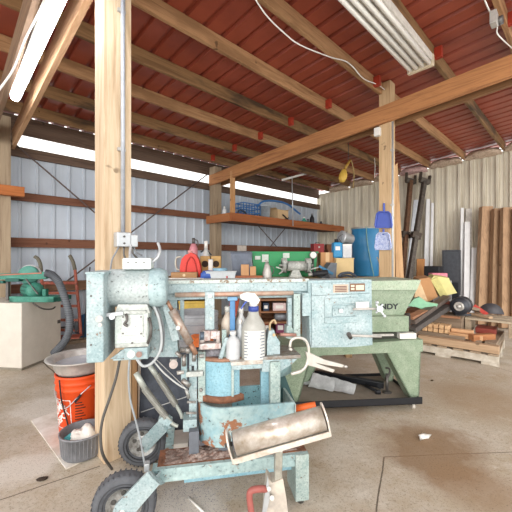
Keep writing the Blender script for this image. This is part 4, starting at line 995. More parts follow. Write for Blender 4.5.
# ------------------------------------------------------------ wheeled dolly and green machine bed
dl = Thing('dolly', 'black angle-iron dolly on small castors under the green machine', 'dolly', (.40, 2.43, 0), 5)
DW, DD = .90, .58
IR = mat('#26272b', .5, .2, .3)
dl.part('front_bar', MB().bb((-.1, 0, .055), (DW, .006, .108)).bb((-.1, 0, .055), (DW, .035, .061)), IR)
dl.part('rear_bar', MB().bb((-.1, DD-.006, .055), (DW, DD, .09)).bb((-.1, DD-.035, .055), (DW, DD, .061)), IR)
dl.part('side_bar', MB().bb((DW-.006, .006, .055), (DW, DD-.006, .09)).bb((DW-.035, .006, .055), (DW-.006, DD-.006, .061)), IR)
dl.part('side_bar', MB().bb((-.1, .006, .055), (-.094, DD-.006, .09)).bb((-.094, .006, .055), (-.065, DD-.006, .061)), IR)
dl.part('floor_sheet', MB().bb((-.09, .01, .0615), (DW-.01, DD-.01, .066)), mat('#8f8578', .7, 0, .3, 8))
for x in (-.05, DW-.05):
    for y in (.05, DD-.05):
        c = dl.part('castor', MB().cyl((x-.012, y, .022), (x+.012, y, .022), .022, n=18), mat('#c9c3b8', .5)); dl.part('fork', MB().bb((x-.018, y-.015, .03), (x-.014, y+.015, .055)).bb((x+.014, y-.015, .03), (x+.018, y+.015, .055)).bb((x-.018, y-.015, .048), (x+.018, y+.015, .055)), STEELD, parent=c)
G = Thing('machine_bed', 'dusty green cast machine bed on splayed sheet legs with dark lettering', 'machine', (.40, 2.46, .067), 5)
GD = paint('#7c9c7a', '#5e5c4c', .34, '#a3b49c')
def GW(name, x0, y0, x1, y1, b, t, m=GREEN, bev=.004, **k): return W(name, x0, y0, x1, y1, b, t, m, bev, T=G, **k)
def GP(name, pts, b, t, m=GREEN, **k): return P(name, pts, b, t, m, T=G, **k)
GP('beam', [(286, 348), (423, 339.5), (423, 351.5), (286, 357)], .02, .40)
zleg = lambda px: G.q(px, 397, .03)
def leg(pts, b, zf=0.0):
    pp = G.poly(pts, b); pp = [Vector((p.x, p.y, max(p.z, zf) if i < 2 else zf)) for i, p in enumerate(pp)]
    lg = G.part('leg', MB().prism(pp, (0, .012, 0)).prism([pp[1], pp[1]+Vector((-.012, 0, 0)), pp[2]+Vector((-.012, 0, 0)), pp[2]], (0, .10, 0)).prism([pp[0], pp[0]+Vector((.012, 0, 0)), pp[3]+Vector((.012, 0, 0)), pp[3]], (0, .10, 0)), GREEN)
    return lg
leg([(386, 351), (421, 351), (419, 400), (411, 400)], .03)
leg([(374, 351), (398, 351), (393, 380), (387, 380)], .40)
leg([(276, 354), (312, 354), (298, 400), (288, 400)], .03)
leg([(300, 354), (322, 354), (308, 380), (304, 380)], .40)
GW('bed_block', 371, 316.5, 409, 332, .06, .34)
GW('bed_recess', 345, 332, 416, 341, .10, .28, mat('#3e4038', .7))
GW('white_block', 400, 333.5, 416.5, 339, .05, .10, WHITE, .003)
GW('slide_bar', 352, 334.5, 394, 336.5, .03, .03, STEEL, .002)
GP('back_panel', [(366, 289), (417, 289), (403, 316.5), (366, 316.5)], .12, .10)
GP('rim', [(366, 281), (421, 280), (417, 290), (366, 290)], .10, .42, paint('#9cb096', '#7d786a', .35, '#c3c7b6'))
vs, fs = textmesh('NDY', .062, .001, 'CENTER', .002)
c = G.q(389, 306.8, .119); sxx = 1.15
G.part('lettering', MB().add([(c.x+v.x*sxx, c.y-.001-(v.z > 0)*.001, c.z+v.y) for v in vs], fs), BLACK, label='dark capital letters NDY')
# things on the dolly
DZ = .067
def ondolly(px, py): return onz(px, py, DZ)
t = Thing('vehicle_jack', 'long black steel bar jack lying on the dolly under the green machine', 'jack', ondolly(348, 383), -24)
A = lambda x, y, b=0: t.q(x, y, b)
t.part('bar', MB().beam((-.30, 0, .05), (.30, 0, .03), .05, .05, (0, 0, 1), .006), mat('#1e2024', .35, .3))
t.part('bar_end', MB().cyl((-.34, -.03, .055), (-.34, .03, .055), .03).cyl((.27, -.03, .025), (.27, .03, .025), .022), BLACK)
t.part('handle', MB().cyl((.15, -.05, .02), (.26, -.14, .02), .012).cyl((.24, -.15, .02), (.28, -.14, .02), .018), BLACK)
t = Thing('steel_fitting', 'upright dark steel hook fitting at the right end of the jack bar', 'fitting', ondolly(387, 393), 0)
t.part('stem', MB().cyl((0, 0, 0), (0, 0, .16), .012), STEELD); t.part('hook', MB().tube([(0, 0, .12), (.02, 0, .16), (.02, 0, .20), (-.01, 0, .21)], .008), STEELD); t.part('foot', MB().bb((-.03, -.02, 0), (.03, .02, .015)), STEELD)
SHM = mat('#dfe1e2', .3, .2, .2, 10, '#a9abad')
def bentsheet(lab, px, py, deg, L, w, tilt):
    g = 8; vs = []
    for i in range(g+1):
        for j in range(5):
            x = (i/g-.5)*L; y = (j/4-.5)*w*(1-.5*(i/g)); vs.append((x, y, .012+tilt*(j/4)**2*.06+.006*math.sin(i*.9)**2))
    vs2 = [(x, y, z-.003) for x, y, z in vs]; n = len(vs)
    fs = [(i*5+j, (i+1)*5+j, (i+1)*5+j+1, i*5+j+1) for i in range(g) for j in range(4)]
    mb = MB().add(vs, fs, True).add(vs2, fs, True)
    solo('sheet_metal_offcut', lab, 'offcut', Frame(ondolly(px, py), deg), mb, SHM, 'bent sheet offcuts on the dolly')
bentsheet('bent grey sheet offcut at the left of the dolly', 308, 384, -15, .26, .12, 1)
bentsheet('bent sheet offcut lying between the left one and the wide one', 322, 389, -35, .22, .10, 1.5)
bentsheet('wide pale sheet offcut nearest the front bar of the dolly', 341, 391, -38, .24, .13, 1)
bentsheet('small bluish sheet offcut at the rear left of the dolly', 303, 379, 5, .14, .08, .6)
# paper scraps and marks on the open floor
for px, py, s_, lb in ((424, 439, .05, 'crumpled white paper scrap alone on the open floor'), (330, 407, .02, 'dark crumb of debris on the floor in front of the dolly'), (432, 381, .018, 'small brown chip on the floor right of the dolly')):
    solo('paper_scrap' if s_ > .03 else 'debris_chip', lb, 'scrap' if s_ > .03 else 'chip', Frame(onz(px, py), 20), MB().ball((0, 0, .010*s_/.03), (s_, s_*.5, .010*s_/.03), 9, .35), WHITE if s_ > .03 else mat('#51422f', .9))
# ------------------------------------------------------------ workbench behind the saw
BX0, BX1 = -1.15, 1.2; BZ = .945
wb = Thing('workbench', 'plain timber workbench behind the saw covered with clutter', 'workbench', (0, 3.75, 0), 3)
WB = wood('#b39873', '#8d7250', 'x')
wb.part('top', MB().bb((BX0, 0, BZ-.05), (BX1, .72, BZ), .004), WB); wb.part('lower_shelf', MB().bb((BX0+.05, .05, .25), (BX1-.05, .67, .275)), WB)
for x in (BX0+.05, -.02, BX1-.13):
    for y in (.03, .61): wb.part('leg', MB().bb((x, y, 0), (x+.08, y+.08, BZ-.05), .003), wood('#a58a66', '#7f6546', 'z'))
def bt(name, lab, cat, px, b=.15, deg=0, z=BZ, group=None):
    p = wb.q(px, 270, b); return Thing(name, lab, cat, wb.M @ Vector((p.x, b, z)), 3+deg, group)
def wpx(T, n): return n*T.o.y/FPX       # a width of n picture pixels at that distance, in metres
def bz(T, py): return max(.001, CH-(py-HZ)/FPX*T.o.y-T.o.z)
t = bt('storage_tote', 'long green plastic tote on the bench behind the grinder', 'tote', 285, .42)
w_ = wpx(t, 66); h_ = bz(t, 251.5); GT = mat('#2f9a5d', .45, 0, .12, 6)
t.part('tote_body', MB().prism([(-w_/2+.03, 0, 0), (w_/2-.03, 0, 0), (w_/2, 0, h_), (-w_/2, 0, h_)], (0, .24, 0)), GT)
t.part('rim', MB().bb((-w_/2-.01, -.012, h_-.02), (w_/2+.01, .252, h_), .003), GT)
for x0, y0, x1, y1 in ((255, 256, 260.5, 259.5), (262, 254.5, 268.5, 262), (283, 253, 289.5, 258)): t.part('paper_label', MB().bb(*t.rect(x0, y0, x1, y1, -.016, .003)), mat('#d8e3da', .6))
def grinder():
    t = bt('bench_grinder', 'pale grey double-ended bench grinder with spread rests on the bench', 'grinder', 296, .12)
    CG = mat('#cdd0ca', .5, .1, .25, 30, '#8f948e'); A = lambda x, y, b=.09: t.q(x, y, b)
    t.part('pedestal', MB().prism([A(289, 279, .04), A(303, 279, .04), A(299, 270, .04), A(293, 270, .04)], (0, .12, 0)), CG)
    t.part('motor', MB().cyl(A(287, 266), A(306, 266), .062, n=24), CG)
    for x in (284, 308): t.part('wheel', MB().cyl(A(x-1.6, 265.5), A(x+1.6, 265.5), .085, n=24), mat('#a8aba6', .5)); t.part('wheel_guard', MB().lathe([(.062, -.03), (.092, -.03), (.092, .03), (.062, .03)], A(x, 265.5), (1, 0, 0), 24, 20, 290), CG)
    t.part('rest', MB().beam(A(276, 267, .05), A(285, 270, .05), .03, .012).beam(A(279, 274, .03), A(285, 269, .05), .012, .012), CG); t.part('rest', MB().beam(A(308, 270, .05), A(319, 267, .05), .03, .012).beam(A(308, 269, .05), A(314, 275, .03), .012, .012), CG)
    t.part('spindle', MB().cyl(A(279, 265.5), A(313, 265.5), .014), STEEL)
grinder()
t = bt('oil_can', 'small silver cone-shaped oil can left of the bench grinder', 'can', 267, .10); h_ = bz(t, 260)
t.part('body', MB().lathe([(0, 0), (.055, 0), (.056, .01), (.054, .07), (.03, h_*.72), (.016, h_*.9), (0, h_*.9)], n=22), STEEL); t.part('spout', MB().cyl((0, 0, h_*.88), (-.02, 0, h_), .012), STEEL)
t.part('handle', MB().tube([(.05, 0, .04), (.08, 0, .08), (.07, 0, .13), (.03, 0, .15)], .005), STEELD)
t = bt('storage_bin', 'dark blue-grey plastic bin on the bench left of the green tote', 'bin', 241.5, .30); h_ = bz(t, 252)
w_ = wpx(t, 21); t.part('bin_body', MB().prism([(-w_*.42, 0, 0), (w_*.42, 0, 0), (w_/2, 0, h_), (-w_/2, 0, h_)], (0, .22, 0)), mat('#6c7584', .5)); t.part('bin_rim', MB().bb((-w_/2-.006, -.008, h_-.018), (w_/2+.006, .228, h_), .003), mat('#5c6473', .5))
for px, y, lb, w0 in ((245, 264.5, 'left, taller', 8), (253, 266.5, 'right, shorter', 6)):
    t = bt('wooden_block', f'{lb} of two pale wooden blocks in front of the dark bin', 'block', px, .08)
    w_ = wpx(t, w0); t.part('block', MB().bb((-w_/2, 0, 0), (w_/2, .07, bz(t, y)), .004), wood('#cfa277', '#b58860', 'z'))
solo('timber_batten', 'brown timber batten with a red-painted end on the front of the bench', 'timber', bt_ := Frame(wb.M @ Vector((wb.q(245, 275, .03).x, .03, BZ)), 5), MB().bb((-.21, 0, 0), (.21, .05, .035), .003), wood('#a8694a', '#855038', 'x'))
solo('red_cap', 'small red cap against the left end of the brown batten', 'cap', Frame(wb.M @ Vector((wb.q(227, 275, .0).x, .02, BZ)), 0), MB().cyl((0, 0, 0), (0, 0, .035), .022), mat('#c03a3a', .5))  # a plain red cap, not a pot of paint
# red gas-can like container with grey handle
t = bt('fuel_can', 'bright red rounded fuel can with a pale side handle on the bench', 'fuel can', 190, .22); RC = mat('#d8372c', .4, 0, .08, 5)
mb = MB(); A = lambda x, y, b=0: t.q(x, y, b)
z0 = max(0, A(190, 271).z-.03)
pts = [A(180, 277), A(180, 266), A(181.5, 259), (A(185, 255)), A(191, 252.5), A(196, 255), A(199, 261), A(200.5, 268), A(200.5, 277)]
mb.prism([Vector((p.x, 0, max(p.z, 0))) for p in pts], (0, .15, 0)); t.part('body', mb, RC)
t.part('moulded_ridge', MB().tube([Vector((p.x, -.003, max(p.z, .004))) for p in (A(186, 272), A(187, 263), A(191, 257), A(195, 262), A(197, 272))], .008), mat('#b82a22', .45))
t.part('handle', MB().tube([A(180, 270, .07), A(177, 269, .07), (A(175.5, 263, .07)), A(177, 257.5, .07), A(182, 257, .07)], .012), mat('#c9c9bb', .5), label='pale grey side handle')
t.part('spout_cap', MB().cyl(A(190, 253, .07), A(190, 250.5, .07), .028), mat('#e7a7a3', .5))
t = bt('wooden_block', 'rough brown wooden block lying in front of the red fuel can', 'block', 184, .08); w_ = wpx(t, 26); t.part('block', MB().bb((-w_/2, 0, 0), (w_/2, .09, .075), .004), wood('#b48d66', '#8f6b48', 'x')); t.part('knot_plug', MB().cyl((.0, -.004, .04), (0, 0, .04), .017), mat('#e0c6a4', .6))
for k, (px, lb) in enumerate(((205, 'left'), (216, 'right'))):
    t = bt('bearing_block', f'{lb} of two tan wooden blocks with a round dark hole', 'block', px, .40); w_ = wpx(t, 10); h_ = bz(t, 256)
    t.part('block', MB().bb((-w_/2, 0, 0), (w_/2, .12, h_), .01), mat('#c7a063', .6, 0, .25, 14)); t.part('hole', MB().cyl((0, -.003, h_*.62), (0, .0, h_*.62), w_*.33, n=20), mat('#3b2c20', .8))
t = bt('small_container', 'small white box-like container between the two holed blocks', 'container', 210.5, .34); t.part('body', MB().bb((-.028, 0, 0), (.028, .05, bz(t, 260)), .005), WHITE); t.part('lid', MB().bb((-.03, -.002, bz(t, 260)), (.03, .052, bz(t, 260)+.012), .003), mat('#c9c9c5', .5))
t = bt('pump_bottle', 'small faded pink bottle with a black nozzle behind the red fuel can', 'bottle', 193.5, .52); h_ = bz(t, 238)
t.part('body', MB().lathe([(0, 0), (.05, 0), (.055, .02), (.055, h_*.72), (.03, h_*.85), (0, h_*.86)], n=18), mat('#cf8a92', .45)); t.part('nozzle', MB().cyl((0, 0, h_*.84), (0, 0, h_), .02).tube([(0, 0, h_*.96), (.05, 0, h_*.93), (.06, 0, h_*.8)], .008), STEELD)
t = bt('spray_bottle', 'white spray bottle with dark trigger behind the holed blocks', 'bottle', 206, .56); h_ = bz(t, 241)
t.part('body', MB().lathe([(0, 0), (.05, 0), (.05, h_*.6), (.02, h_*.8), (0, h_*.8)], n=16), mat('#d6d8d6', .4)); t.part('nozzle', MB().cyl((0, 0, h_*.8), (0, 0, h_), .025), WHITE); t.part('trigger', MB().beam((.0, 0, h_*.78), (-.07, 0, h_*.68), .02, .02).beam((.0, 0, h_*.76), (.07, 0, h_*.6), .02, .02), BLACK)
t = bt('baseball_cap', 'blue peaked cap lying on the bench in front of the holed blocks', 'cap', 208, .04); t.part('crown', MB().lathe([(0, .10), (.055, .095), (.085, .06), (.09, 0), (0, 0)], n=24, sy=.5), mat('#4467b8', .45)); t.part('peak', MB().bb((.03, -.03, .05), (.13, .03, .07), .008), mat('#4467b8', .45))
t = bt('plastic_tray', 'shallow translucent white tray on the front edge of the bench', 'tray', 221, .0); w_ = wpx(t, 30); t.part('tray', MB().prism([(-w_*.45, 0, 0), (w_*.45, 0, 0), (w_/2, 0, .085), (-w_/2, 0, .085)], (0, .12, 0)), mat('#ccd3d6', .3, 0, .15)); t.part('rim', MB().bb((-w_/2-.008, -.008, .08), (w_/2+.008, .128, .09), .002), mat('#d8dee0', .3))
t = bt('container_lid', 'light blue lid lying beyond the translucent tray', 'lid', 220, .2); t.part('lid', MB().lathe([(0, .12), (.09, .12), (.09, .10), (.08, 0), (0, 0)], n=24), mat('#9cc9e0', .4))
solo('papers', 'loose white papers lying on the left front edge of the bench', 'papers', Frame(wb.M @ Vector((wb.q(182, 277, -.0).x, .0, BZ)), 3), MB().bb((-.2, -.02, 0), (.05, .06, .012)).box((.14, .03, .006), (.2, .12, .01), (0, 0, 12)), WHITE)
solo('paper_sign', 'small white paper sign pinned to the girt above the dark bin', 'sign', Frame(R0.M @ R0.q(242, 251, 5.21), THETA), MB().bb((-.13, 0, 0), (.13, .008, .12)), mat('#e6dcd2', .6))
# right part of the bench
t = bt('round_gauge', 'small round white-faced dial at the right end of the green tote', 'gauge', 313, .38); t.part('stem', MB().cyl((0, .0, 0), (0, 0, bz(t, 259)), .012), STEELD); c = (0, 0, bz(t, 255)); t.part('dial', MB().cyl((0, -.02, c[2]), (0, .02, c[2]), .045, n=24), WHITE); t.part('dial_rim', MB().ring((0, -.018, c[2]), (0, 1, 0), .05, .042, .01), STEELD)
t = bt('tool_case', 'dark grey slanted tool case at the right end of the workbench', 'case', 329, .1); A = lambda x, y, b=0: t.q(x, y, b)
t.part('case', MB().prism([Vector((p.x, 0, max(0, p.z))) for p in (A(321, 279), A(336, 279), A(337, 263), A(331, 262.5))], (0, .2, 0)), mat('#676c73', .6)); t.part('strap', MB().beam(A(319, 266, -.02), A(333, 274, -.02), .012, .03), mat('#2d6f93', .5))
t = bt('power_drill', 'black corded hand drill lying left of the slanted case', 'drill', 320, .04); t.part('body', MB().cyl((-.09, 0, .05), (.09, 0, .07), .034), BLACK); t.part('handle', MB().beam((.06, 0, .06), (.10, -.02, .0), .03, .04), BLACK); t.part('chuck', MB().cyl((-.14, 0, .045), (-.09, 0, .05), .018), STEEL)
carton('cardboard_box', 'small brown cardboard box standing on the right part of the bench', 'box', wb.M @ Vector((wb.q(327.5, 262, .40).x, .40, BZ)), 3, .18, .15, bz(t, 252), CARD)
t = bt('plywood_box', 'pale plywood box at the right end of the bench carrying the jugs', 'box', 345, .3); w_ = wpx(t, 18); h_ = bz(t, 258)
PB = mat('#d8bf8d', .7, 0, .12, 8); t.part('box_body', MB().bb((-w_/2, 0, 0), (w_/2, .24, h_), .004), PB); PBZ = BZ+h_; t.part('lid', MB().bb((-w_/2-.005, -.005, h_-.015), (w_/2+.005, .245, h_), .002), PB)
h_ = .0
t = bt('plastic_jug', 'turquoise blue jug with dark cap on the plywood box', 'jug', 338.5, .36, 0, PBZ); t.part('body', MB().bb((-.062, 0, 0), (.062, .12, bz(t, 242)), .02), mat('#2b8fc2', .4)); t.part('cap', MB().cyl((-.01, .06, bz(t, 242)), (-.01, .06, bz(t, 239)), .025), BLACK); t.part('label', MB().bb((-.04, -.003, .10), (.02, .0, .15)), WHITE)
t = bt('white_canister', 'square white canister between the turquoise jug and the blue drum', 'canister', 347.5, .34, 0, PBZ); t.part('body', MB().bb((-.058, 0, 0), (.058, .12, bz(t, 244)), .008), mat('#dcdee0', .5)); t.part('lid', MB().bb((-.06, -.003, bz(t, 244)-.02), (.06, .123, bz(t, 244)), .004), WHITE)
t = bt('galvanised_bucket', 'grey metal bucket lying on the white canister beside the drum', 'bucket', 348, .36, 0, PBZ+.165); t.part('body', MB().lathe([(0, -.09), (.065, -.09), (.088, .07), (.09, .07), (.09, .08), (.0, .05)], (0, .08, .095), (-.9, -.35, .15), 24), GALV); t.part('handle', MB().tube([(-.07, .0, .14), (-.13, -.02, .10), (-.08, .0, .03)], .004), STEELD)
# lower shelf stock seen through the saw frame
t = bt('yellow_crate', 'mustard yellow crate under the bench seen through the saw frame', 'crate', 192, .10, 0, .276); w_ = wpx(t, 26); h_ = bz(t, 301); t.part('crate', MB().bb((-w_/2, 0, 0), (w_/2, .3, h_), .006), mat('#d2b354', .5)); t.part('rim', MB().bb((-w_/2-.006, -.008, h_-.03), (w_/2+.006, .308, h_), .003), mat('#c7a648', .5))
t = Thing('ridged_tub', 'round grey ridged tub standing in front of the bench behind the saw', 'tub', (-.64, 3.42, 0), 0)
t.part('tub', MB().lathe([(0, 0), (.21, 0), (.225, .02), (.235, .54), (.24, .62), (.23, .62), (.2, .02), (0, .02)], n=36), mat('#a9acb0', .5)); 
for z in (.2, .28, .36, .44, .52, .59): t.part('ridge', MB().lathe([(.226, z-.012), (.243, z), (.226, z+.012)], n=36), mat('#94979c', .5))
solo('plastic_bin', 'orange plastic bin standing beside the ridged tub behind the blade guide', 'bin', Frame((-.52, 3.12, 0), 0), MB().lathe([(0, 0), (.09, 0), (.11, .44), (.10, .44), (.0, .4)], n=20), mat('#ea7a35', .5))
t = bt('wooden_crate', 'open brown wooden crate of small parts under the bench seen through the saw', 'crate', 276, .02, 0, .276); w_ = wpx(t, 34); h_ = bz(t, 299); CRW = wood('#9c6f50', '#74503a', 'x')
t.part('crate_side', MB().bb((-w_/2, 0, 0), (-w_/2+.02, .3, h_)), CRW); t.part('crate_side', MB().bb((w_/2-.02, 0, 0), (w_/2, .3, h_)), CRW); t.part('crate_back', MB().bb((-w_/2, .28, 0), (w_/2, .3, h_)), CRW)
for z in (0, h_*.33, h_*.62, h_-.02): t.part('crate_shelf', MB().bb((-w_/2+.02, 0, z), (w_/2-.02, .28, z+.015)), CRW)
cr = t
def incr(name, lab, cat, x0, y0, x1, y1, m, round_=False):
    px = (x0+x1)/2; yb = max(.0, cr.q(px, y1, .05).z); lv = [z+.016 for z in (0, cr_h*.33, cr_h*.62)]; z = max([l for l in lv if l <= yb+.05] or [lv[0]])
    p = cr.q(px, y1, .05); T = Thing(name, lab, cat, cr.M @ Vector((p.x, .05, z)), 3); w_ = wpx(T, x1-x0); h = max(.03, bz(T, y0))
    if round_: T.part('body', MB().cyl((-w_/2, .05, h/2), (w_/2, .05, h/2), h/2), m); T.part('end', MB().cyl((-w_/2-.01, .05, h/2), (-w_/2, .05, h/2), h*.35), STEELD)
    else: T.part('body', MB().bb((-w_/2, 0, 0), (w_/2, .12, h), .005), m); T.part('label', MB().bb((-w_*.3, -.003, h*.3), (w_*.3, 0, h*.7)), WHITE)
cr_h = h_
incr('parts_box', 'pinkish white parts box on the top level of the brown crate', 'box', 273, 303, 286, 309, mat('#e0c7c4', .5))
incr('metal_canister', 'grey cylinder lying in the middle of the brown crate', 'canister', 275, 313, 287, 319, mat('#9aa0a8', .4, .4), True)
incr('parts_box', 'purple parts box low in the brown crate', 'box', 276, 322, 285, 330, mat('#8c4468', .5))
incr('parts_box', 'dark navy parts box at the left of the brown crate', 'box', 263, 303, 269, 312, mat('#38465c', .5))
incr('parts_box', 'rust-red parts box at the lower left of the brown crate', 'box', 264, 322, 271, 331, mat('#9a4c32', .5))
# ------------------------------------------------------------ storage stand, drums, lumber rack near the corner
st = Thing('storage_table', 'low timber table behind the machines carrying the big blue drum', 'table', (1.45, 4.65, 0), 20)
st.part('top', MB().bb((-.1, 0, .87), (.85, .6, .91), .004), WB)
for x in (-.06, .75):
    for y in (.04, .50): st.part('leg', MB().bb((x, y, 0), (x+.06, y+.06, .87)), W_GREY)
t = Thing('plastic_drum', 'tall blue plastic drum behind the dustpans on the centre post', 'drum', world(365.5, 274, 4.95).to_2d().to_3d()+Vector((0, 0, .91)), 0)
t.o.z; r_ = wpx(t, 13); h_ = bz(t, 228); DB = mat('#2f7fb0', .4, 0, .12, 4)
t.part('drum_body', MB().lathe([(0, 0), (r_*.93, 0), (r_*.97, .02), (r_*.97, h_*.3), (r_*1.0, h_*.33), (r_*.98, h_*.36), (r_*1.0, h_*.62), (r_*1.03, h_*.66), (r_*1.0, h_*.7), (r_*1.02, h_-.03), (r_*1.06, h_-.02), (r_*1.06, h_), (r_*.98, h_), (r_*.96, h_-.03), (0, h_-.03)], n=40), DB)
t.part('rope', MB().tube([(-.06, -r_*1.05, h_), (-.05, -r_*1.06, h_*.75), (-.01, -r_*1.08, h_*.4), (.05, -r_*1.12, .0)], .006), mat('#8db5a8', .6))
t.part('lid_band', MB().lathe([(r_*1.07, h_-.022), (r_*1.075, h_-.01), (r_*1.07, h_+.002)], n=40), mat('#9a9a92', .5, .3))
solo('blue_tarp', 'dark blue folded tarp bundled right of the drum base beside the post', 'tarp', Frame(st.M @ Vector((.76, .2, .911)), 0), MB().ball((0, 0, .09), (.12, .10, .09), 14, .12), mat('#1f5f8c', .5))
solo('grey_rope', 'grey rope end tied in a loop between the drum and the centre post', 'rope', Frame(world(381, 262, 4.2), 0), MB().tube([world(x, y, 4.2)-world(381, 262, 4.2) for x, y in ((386, 253), (382, 256), (380, 263), (381, 270), (379, 262), (377, 257))], .008), mat('#b9b6a8', .7))
solo('strap_heap', 'dark belt and strap heap on the bench end before the drum', 'belt', Frame(wb.M @ Vector((1.12, .04, BZ)), 0), MB().tube([(-.13, 0, .02), (-.09, 0, .055), (.0, 0, .065), (.06, .02, .04), (.09, .03, .015)], .017).tube([(-.12, .05, .015), (-.02, .04, .03), (.06, .05, .015)], .013), mat('#3c4450', .6))
lr = Thing('lumber_rack', 'timber rack in the far corner holding short brown beams', 'rack', (R0.M @ Vector((6.15, 4.35, 0))), THETA-30)
for x in (-.05, .75):
    for y in (0, .3): lr.part('upright', MB().bb((x, y, 0), (x+.07, y+.07, 1.2), .003), wood('#7f6349', '#5c4633', 'z'))
lr.part('deck', MB().bb((-.1, -.02, 1.2), (.9, .4, 1.24)), wood('#7f6349', '#5c4633', 'x'))
BRB = wood('#8a5f46', '#64432f', 'x')
for i, (y, z, lb) in enumerate(((0, 0, 'lowest front'), (.17, 0, 'lowest rear'), (.06, .132, 'topmost'))):
    solo('timber_beam', f'{lb} of the short dark brown beams on the corner rack', 'beam', Frame(lr.M @ Vector((.02, y+.02, 1.24+z)), THETA-30), MB().bb((.27, 0, 0), (.86, .14, .13), .005), BRB, 'short beams on the corner rack')
t = Thing('tool_box', 'red metal tool box at the left end of the corner rack', 'box', lr.M @ Vector((.08, .06, 1.24)), THETA-30); t.part('case', MB().bb((-.13, 0, 0), (.13, .2, .27), .006), mat('#b23a3c', .45)); t.part('handle', MB().tube([(-.05, .1, .27), (-.04, .1, .30), (.04, .1, .30), (.05, .1, .27)], .007), STEELD); t.part('latch', MB().bb((-.02, -.006, .17), (.02, 0, .21)), STEEL)
# ------------------------------------------------------------ right: boards, clamps, pallet pile
def lean(name, lab, cat, pts_b, pts_t, yb, yt, th, m, group=None):
    """board given by its two bottom and two top picture points, bottom edge at depth yb, top edge at depth yt"""
    B = [world(x, y, yb) for x, y in pts_b]; T_ = [world(x, y, yt) for x, y in pts_t]
    dz = [b.z for b in B]
    for i in range(2):       # run each long edge down to the floor
        k = -B[i].z/(T_[i].z-B[i].z); B[i] = B[i]+(T_[i]-B[i])*k
    o = (B[0]+B[1])/2; o.z = 0; n = (B[1]-B[0]).cross(T_[0]-B[0]).normalized()
    if n.y < 0: n = -n
    ang = math.degrees(math.atan2(B[1].y-B[0].y, B[1].x-B[0].x)); fr = Frame(o, ang); I = fr.I
    P = [I @ p for p in (B[0], B[1], T_[1], T_[0])]; nn = I.to_3x3() @ n
    mb = MB().prism(P, nn*th)
    mz = min(v[2] for v in mb.v); mb.v = [(x, y, z-min(0, mz)) for x, y, z in mb.v]
    return solo(name, lab, cat, fr, mb, m, group)
PLK = wood('#bb9a7a', '#92745a', 'z'); PLK2 = wood('#a88a6d', '#80654c', 'z')
lean('timber_plank', 'leftmost thick brown plank leaning on the cream wall', 'plank', [(479, 298), (491, 300)], [(482.5, 207), (493, 207)], 5.75, 6.05, .09, PLK, 'thick planks on the cream wall')
lean('timber_plank', 'narrower brown plank, second from the left on the cream wall', 'plank', [(492, 303), (500.5, 304)], [(494.5, 209), (502, 209)], 5.6, 5.9, .08, PLK2, 'thick planks on the cream wall')
lean('timber_plank', 'wide brown plank, third from the left on the cream wall', 'plank', [(502, 306), (513, 308)], [(503.5, 208), (514, 208)], 5.45, 5.75, .08, PLK, 'thick planks on the cream wall')
lean('timber_plank', 'rightmost brown plank at the edge of view on the cream wall', 'plank', [(515, 308), (528, 310)], [(516, 207), (529, 207)], 5.3, 5.6, .08, PLK2, 'thick planks on the cream wall')
TW = mat('#dedfe0', .45, 0, .12, 10)
lean('white_trim_strip', 'narrow white trim strip right of the black panel', 'strip', [(460, 292), (463, 292)], [(461, 208), (464, 208)], 6.05, 6.35, .02, TW, 'white trims on the cream wall')
lean('white_trim_strip', 'wide white metal strip with a bare steel top leaning on the wall', 'strip', [(464, 296), (469.5, 296)], [(465, 222), (470, 222)], 5.95, 6.25, .03, TW, 'white trims on the cream wall')
lean('steel_channel', 'grey steel channel showing above the white strip', 'channel', [(465, 296), (471, 296)], [(466, 209), (472, 209)], 6.02, 6.35, .03, STEEL)
lean('white_trim_strip', 'short white strip beside the leftmost thick plank', 'strip', [(470.5, 298), (476, 298)], [(472, 248), (476.5, 248)], 5.9, 6.15, .03, TW, 'white trims on the cream wall')
bpn = Thing('dark_screen', 'flat black rectangular panel propped at the foot of the cream wall', 'panel', (3.72, 6.15, 0), -46)
A = lambda x, y: bpn.q(x, y, 0)
bpn.part('panel', MB().bb((A(442, 270).x, 0, 0), (A(460.5, 270).x, .04, A(451, 250).z), .006), mat('#4a4d53', .45)); bpn.part('screen_face', MB().bb((A(444, 270).x, -.004, .75), (A(458.5, 270).x, 0, A(451, 252).z), .002), mat('#55585e', .3)); bpn.part('lower_face', MB().bb((A(444, 270).x, -.004, .1), (A(458.5, 270).x, 0, .72), .002), mat('#303339', .3))
t = Thing('black_box', 'small black box standing left of the black panel', 'box', (3.25, 5.95, 0), -46); t.part('stand', MB().bb((-.1, 0, 0), (.1, .15, .85)), mat('#3b3d42', .6)); t.part('top_box', MB().bb((-.13, -.03, .85), (.13, .18, 1.03), .01), BLACK)
lean('pale_board', 'tall pale panel leaning right of the two rusty clamps', 'panel', [(423, 296), (429, 296)], [(426.5, 199), (430, 199)], 6.6, 6.9, .02, TW, 'pale panels by the clamps')
lean('pale_board', 'slim pale strip at the right of the tall pale panel', 'strip', [(429.5, 296), (432, 296)], [(431.5, 203), (434, 203)], 6.5, 6.85, .02, TW, 'pale panels by the clamps')
lean('pale_board', 'pale bluish board behind the two rusty clamps', 'panel', [(404, 300), (411, 300)], [(414, 200), (419, 200)], 6.6, 6.95, .02, mat('#d5dbe2', .5, 0, .15), 'pale panels by the clamps')
lean('plywood_board', 'orange-brown plywood piece low between the clamp and the pale panels', 'board', [(416, 300), (424, 300)], [(417, 259), (425, 259)], 6.4, 6.55, .02, wood('#b98552', '#946339', 'z'))
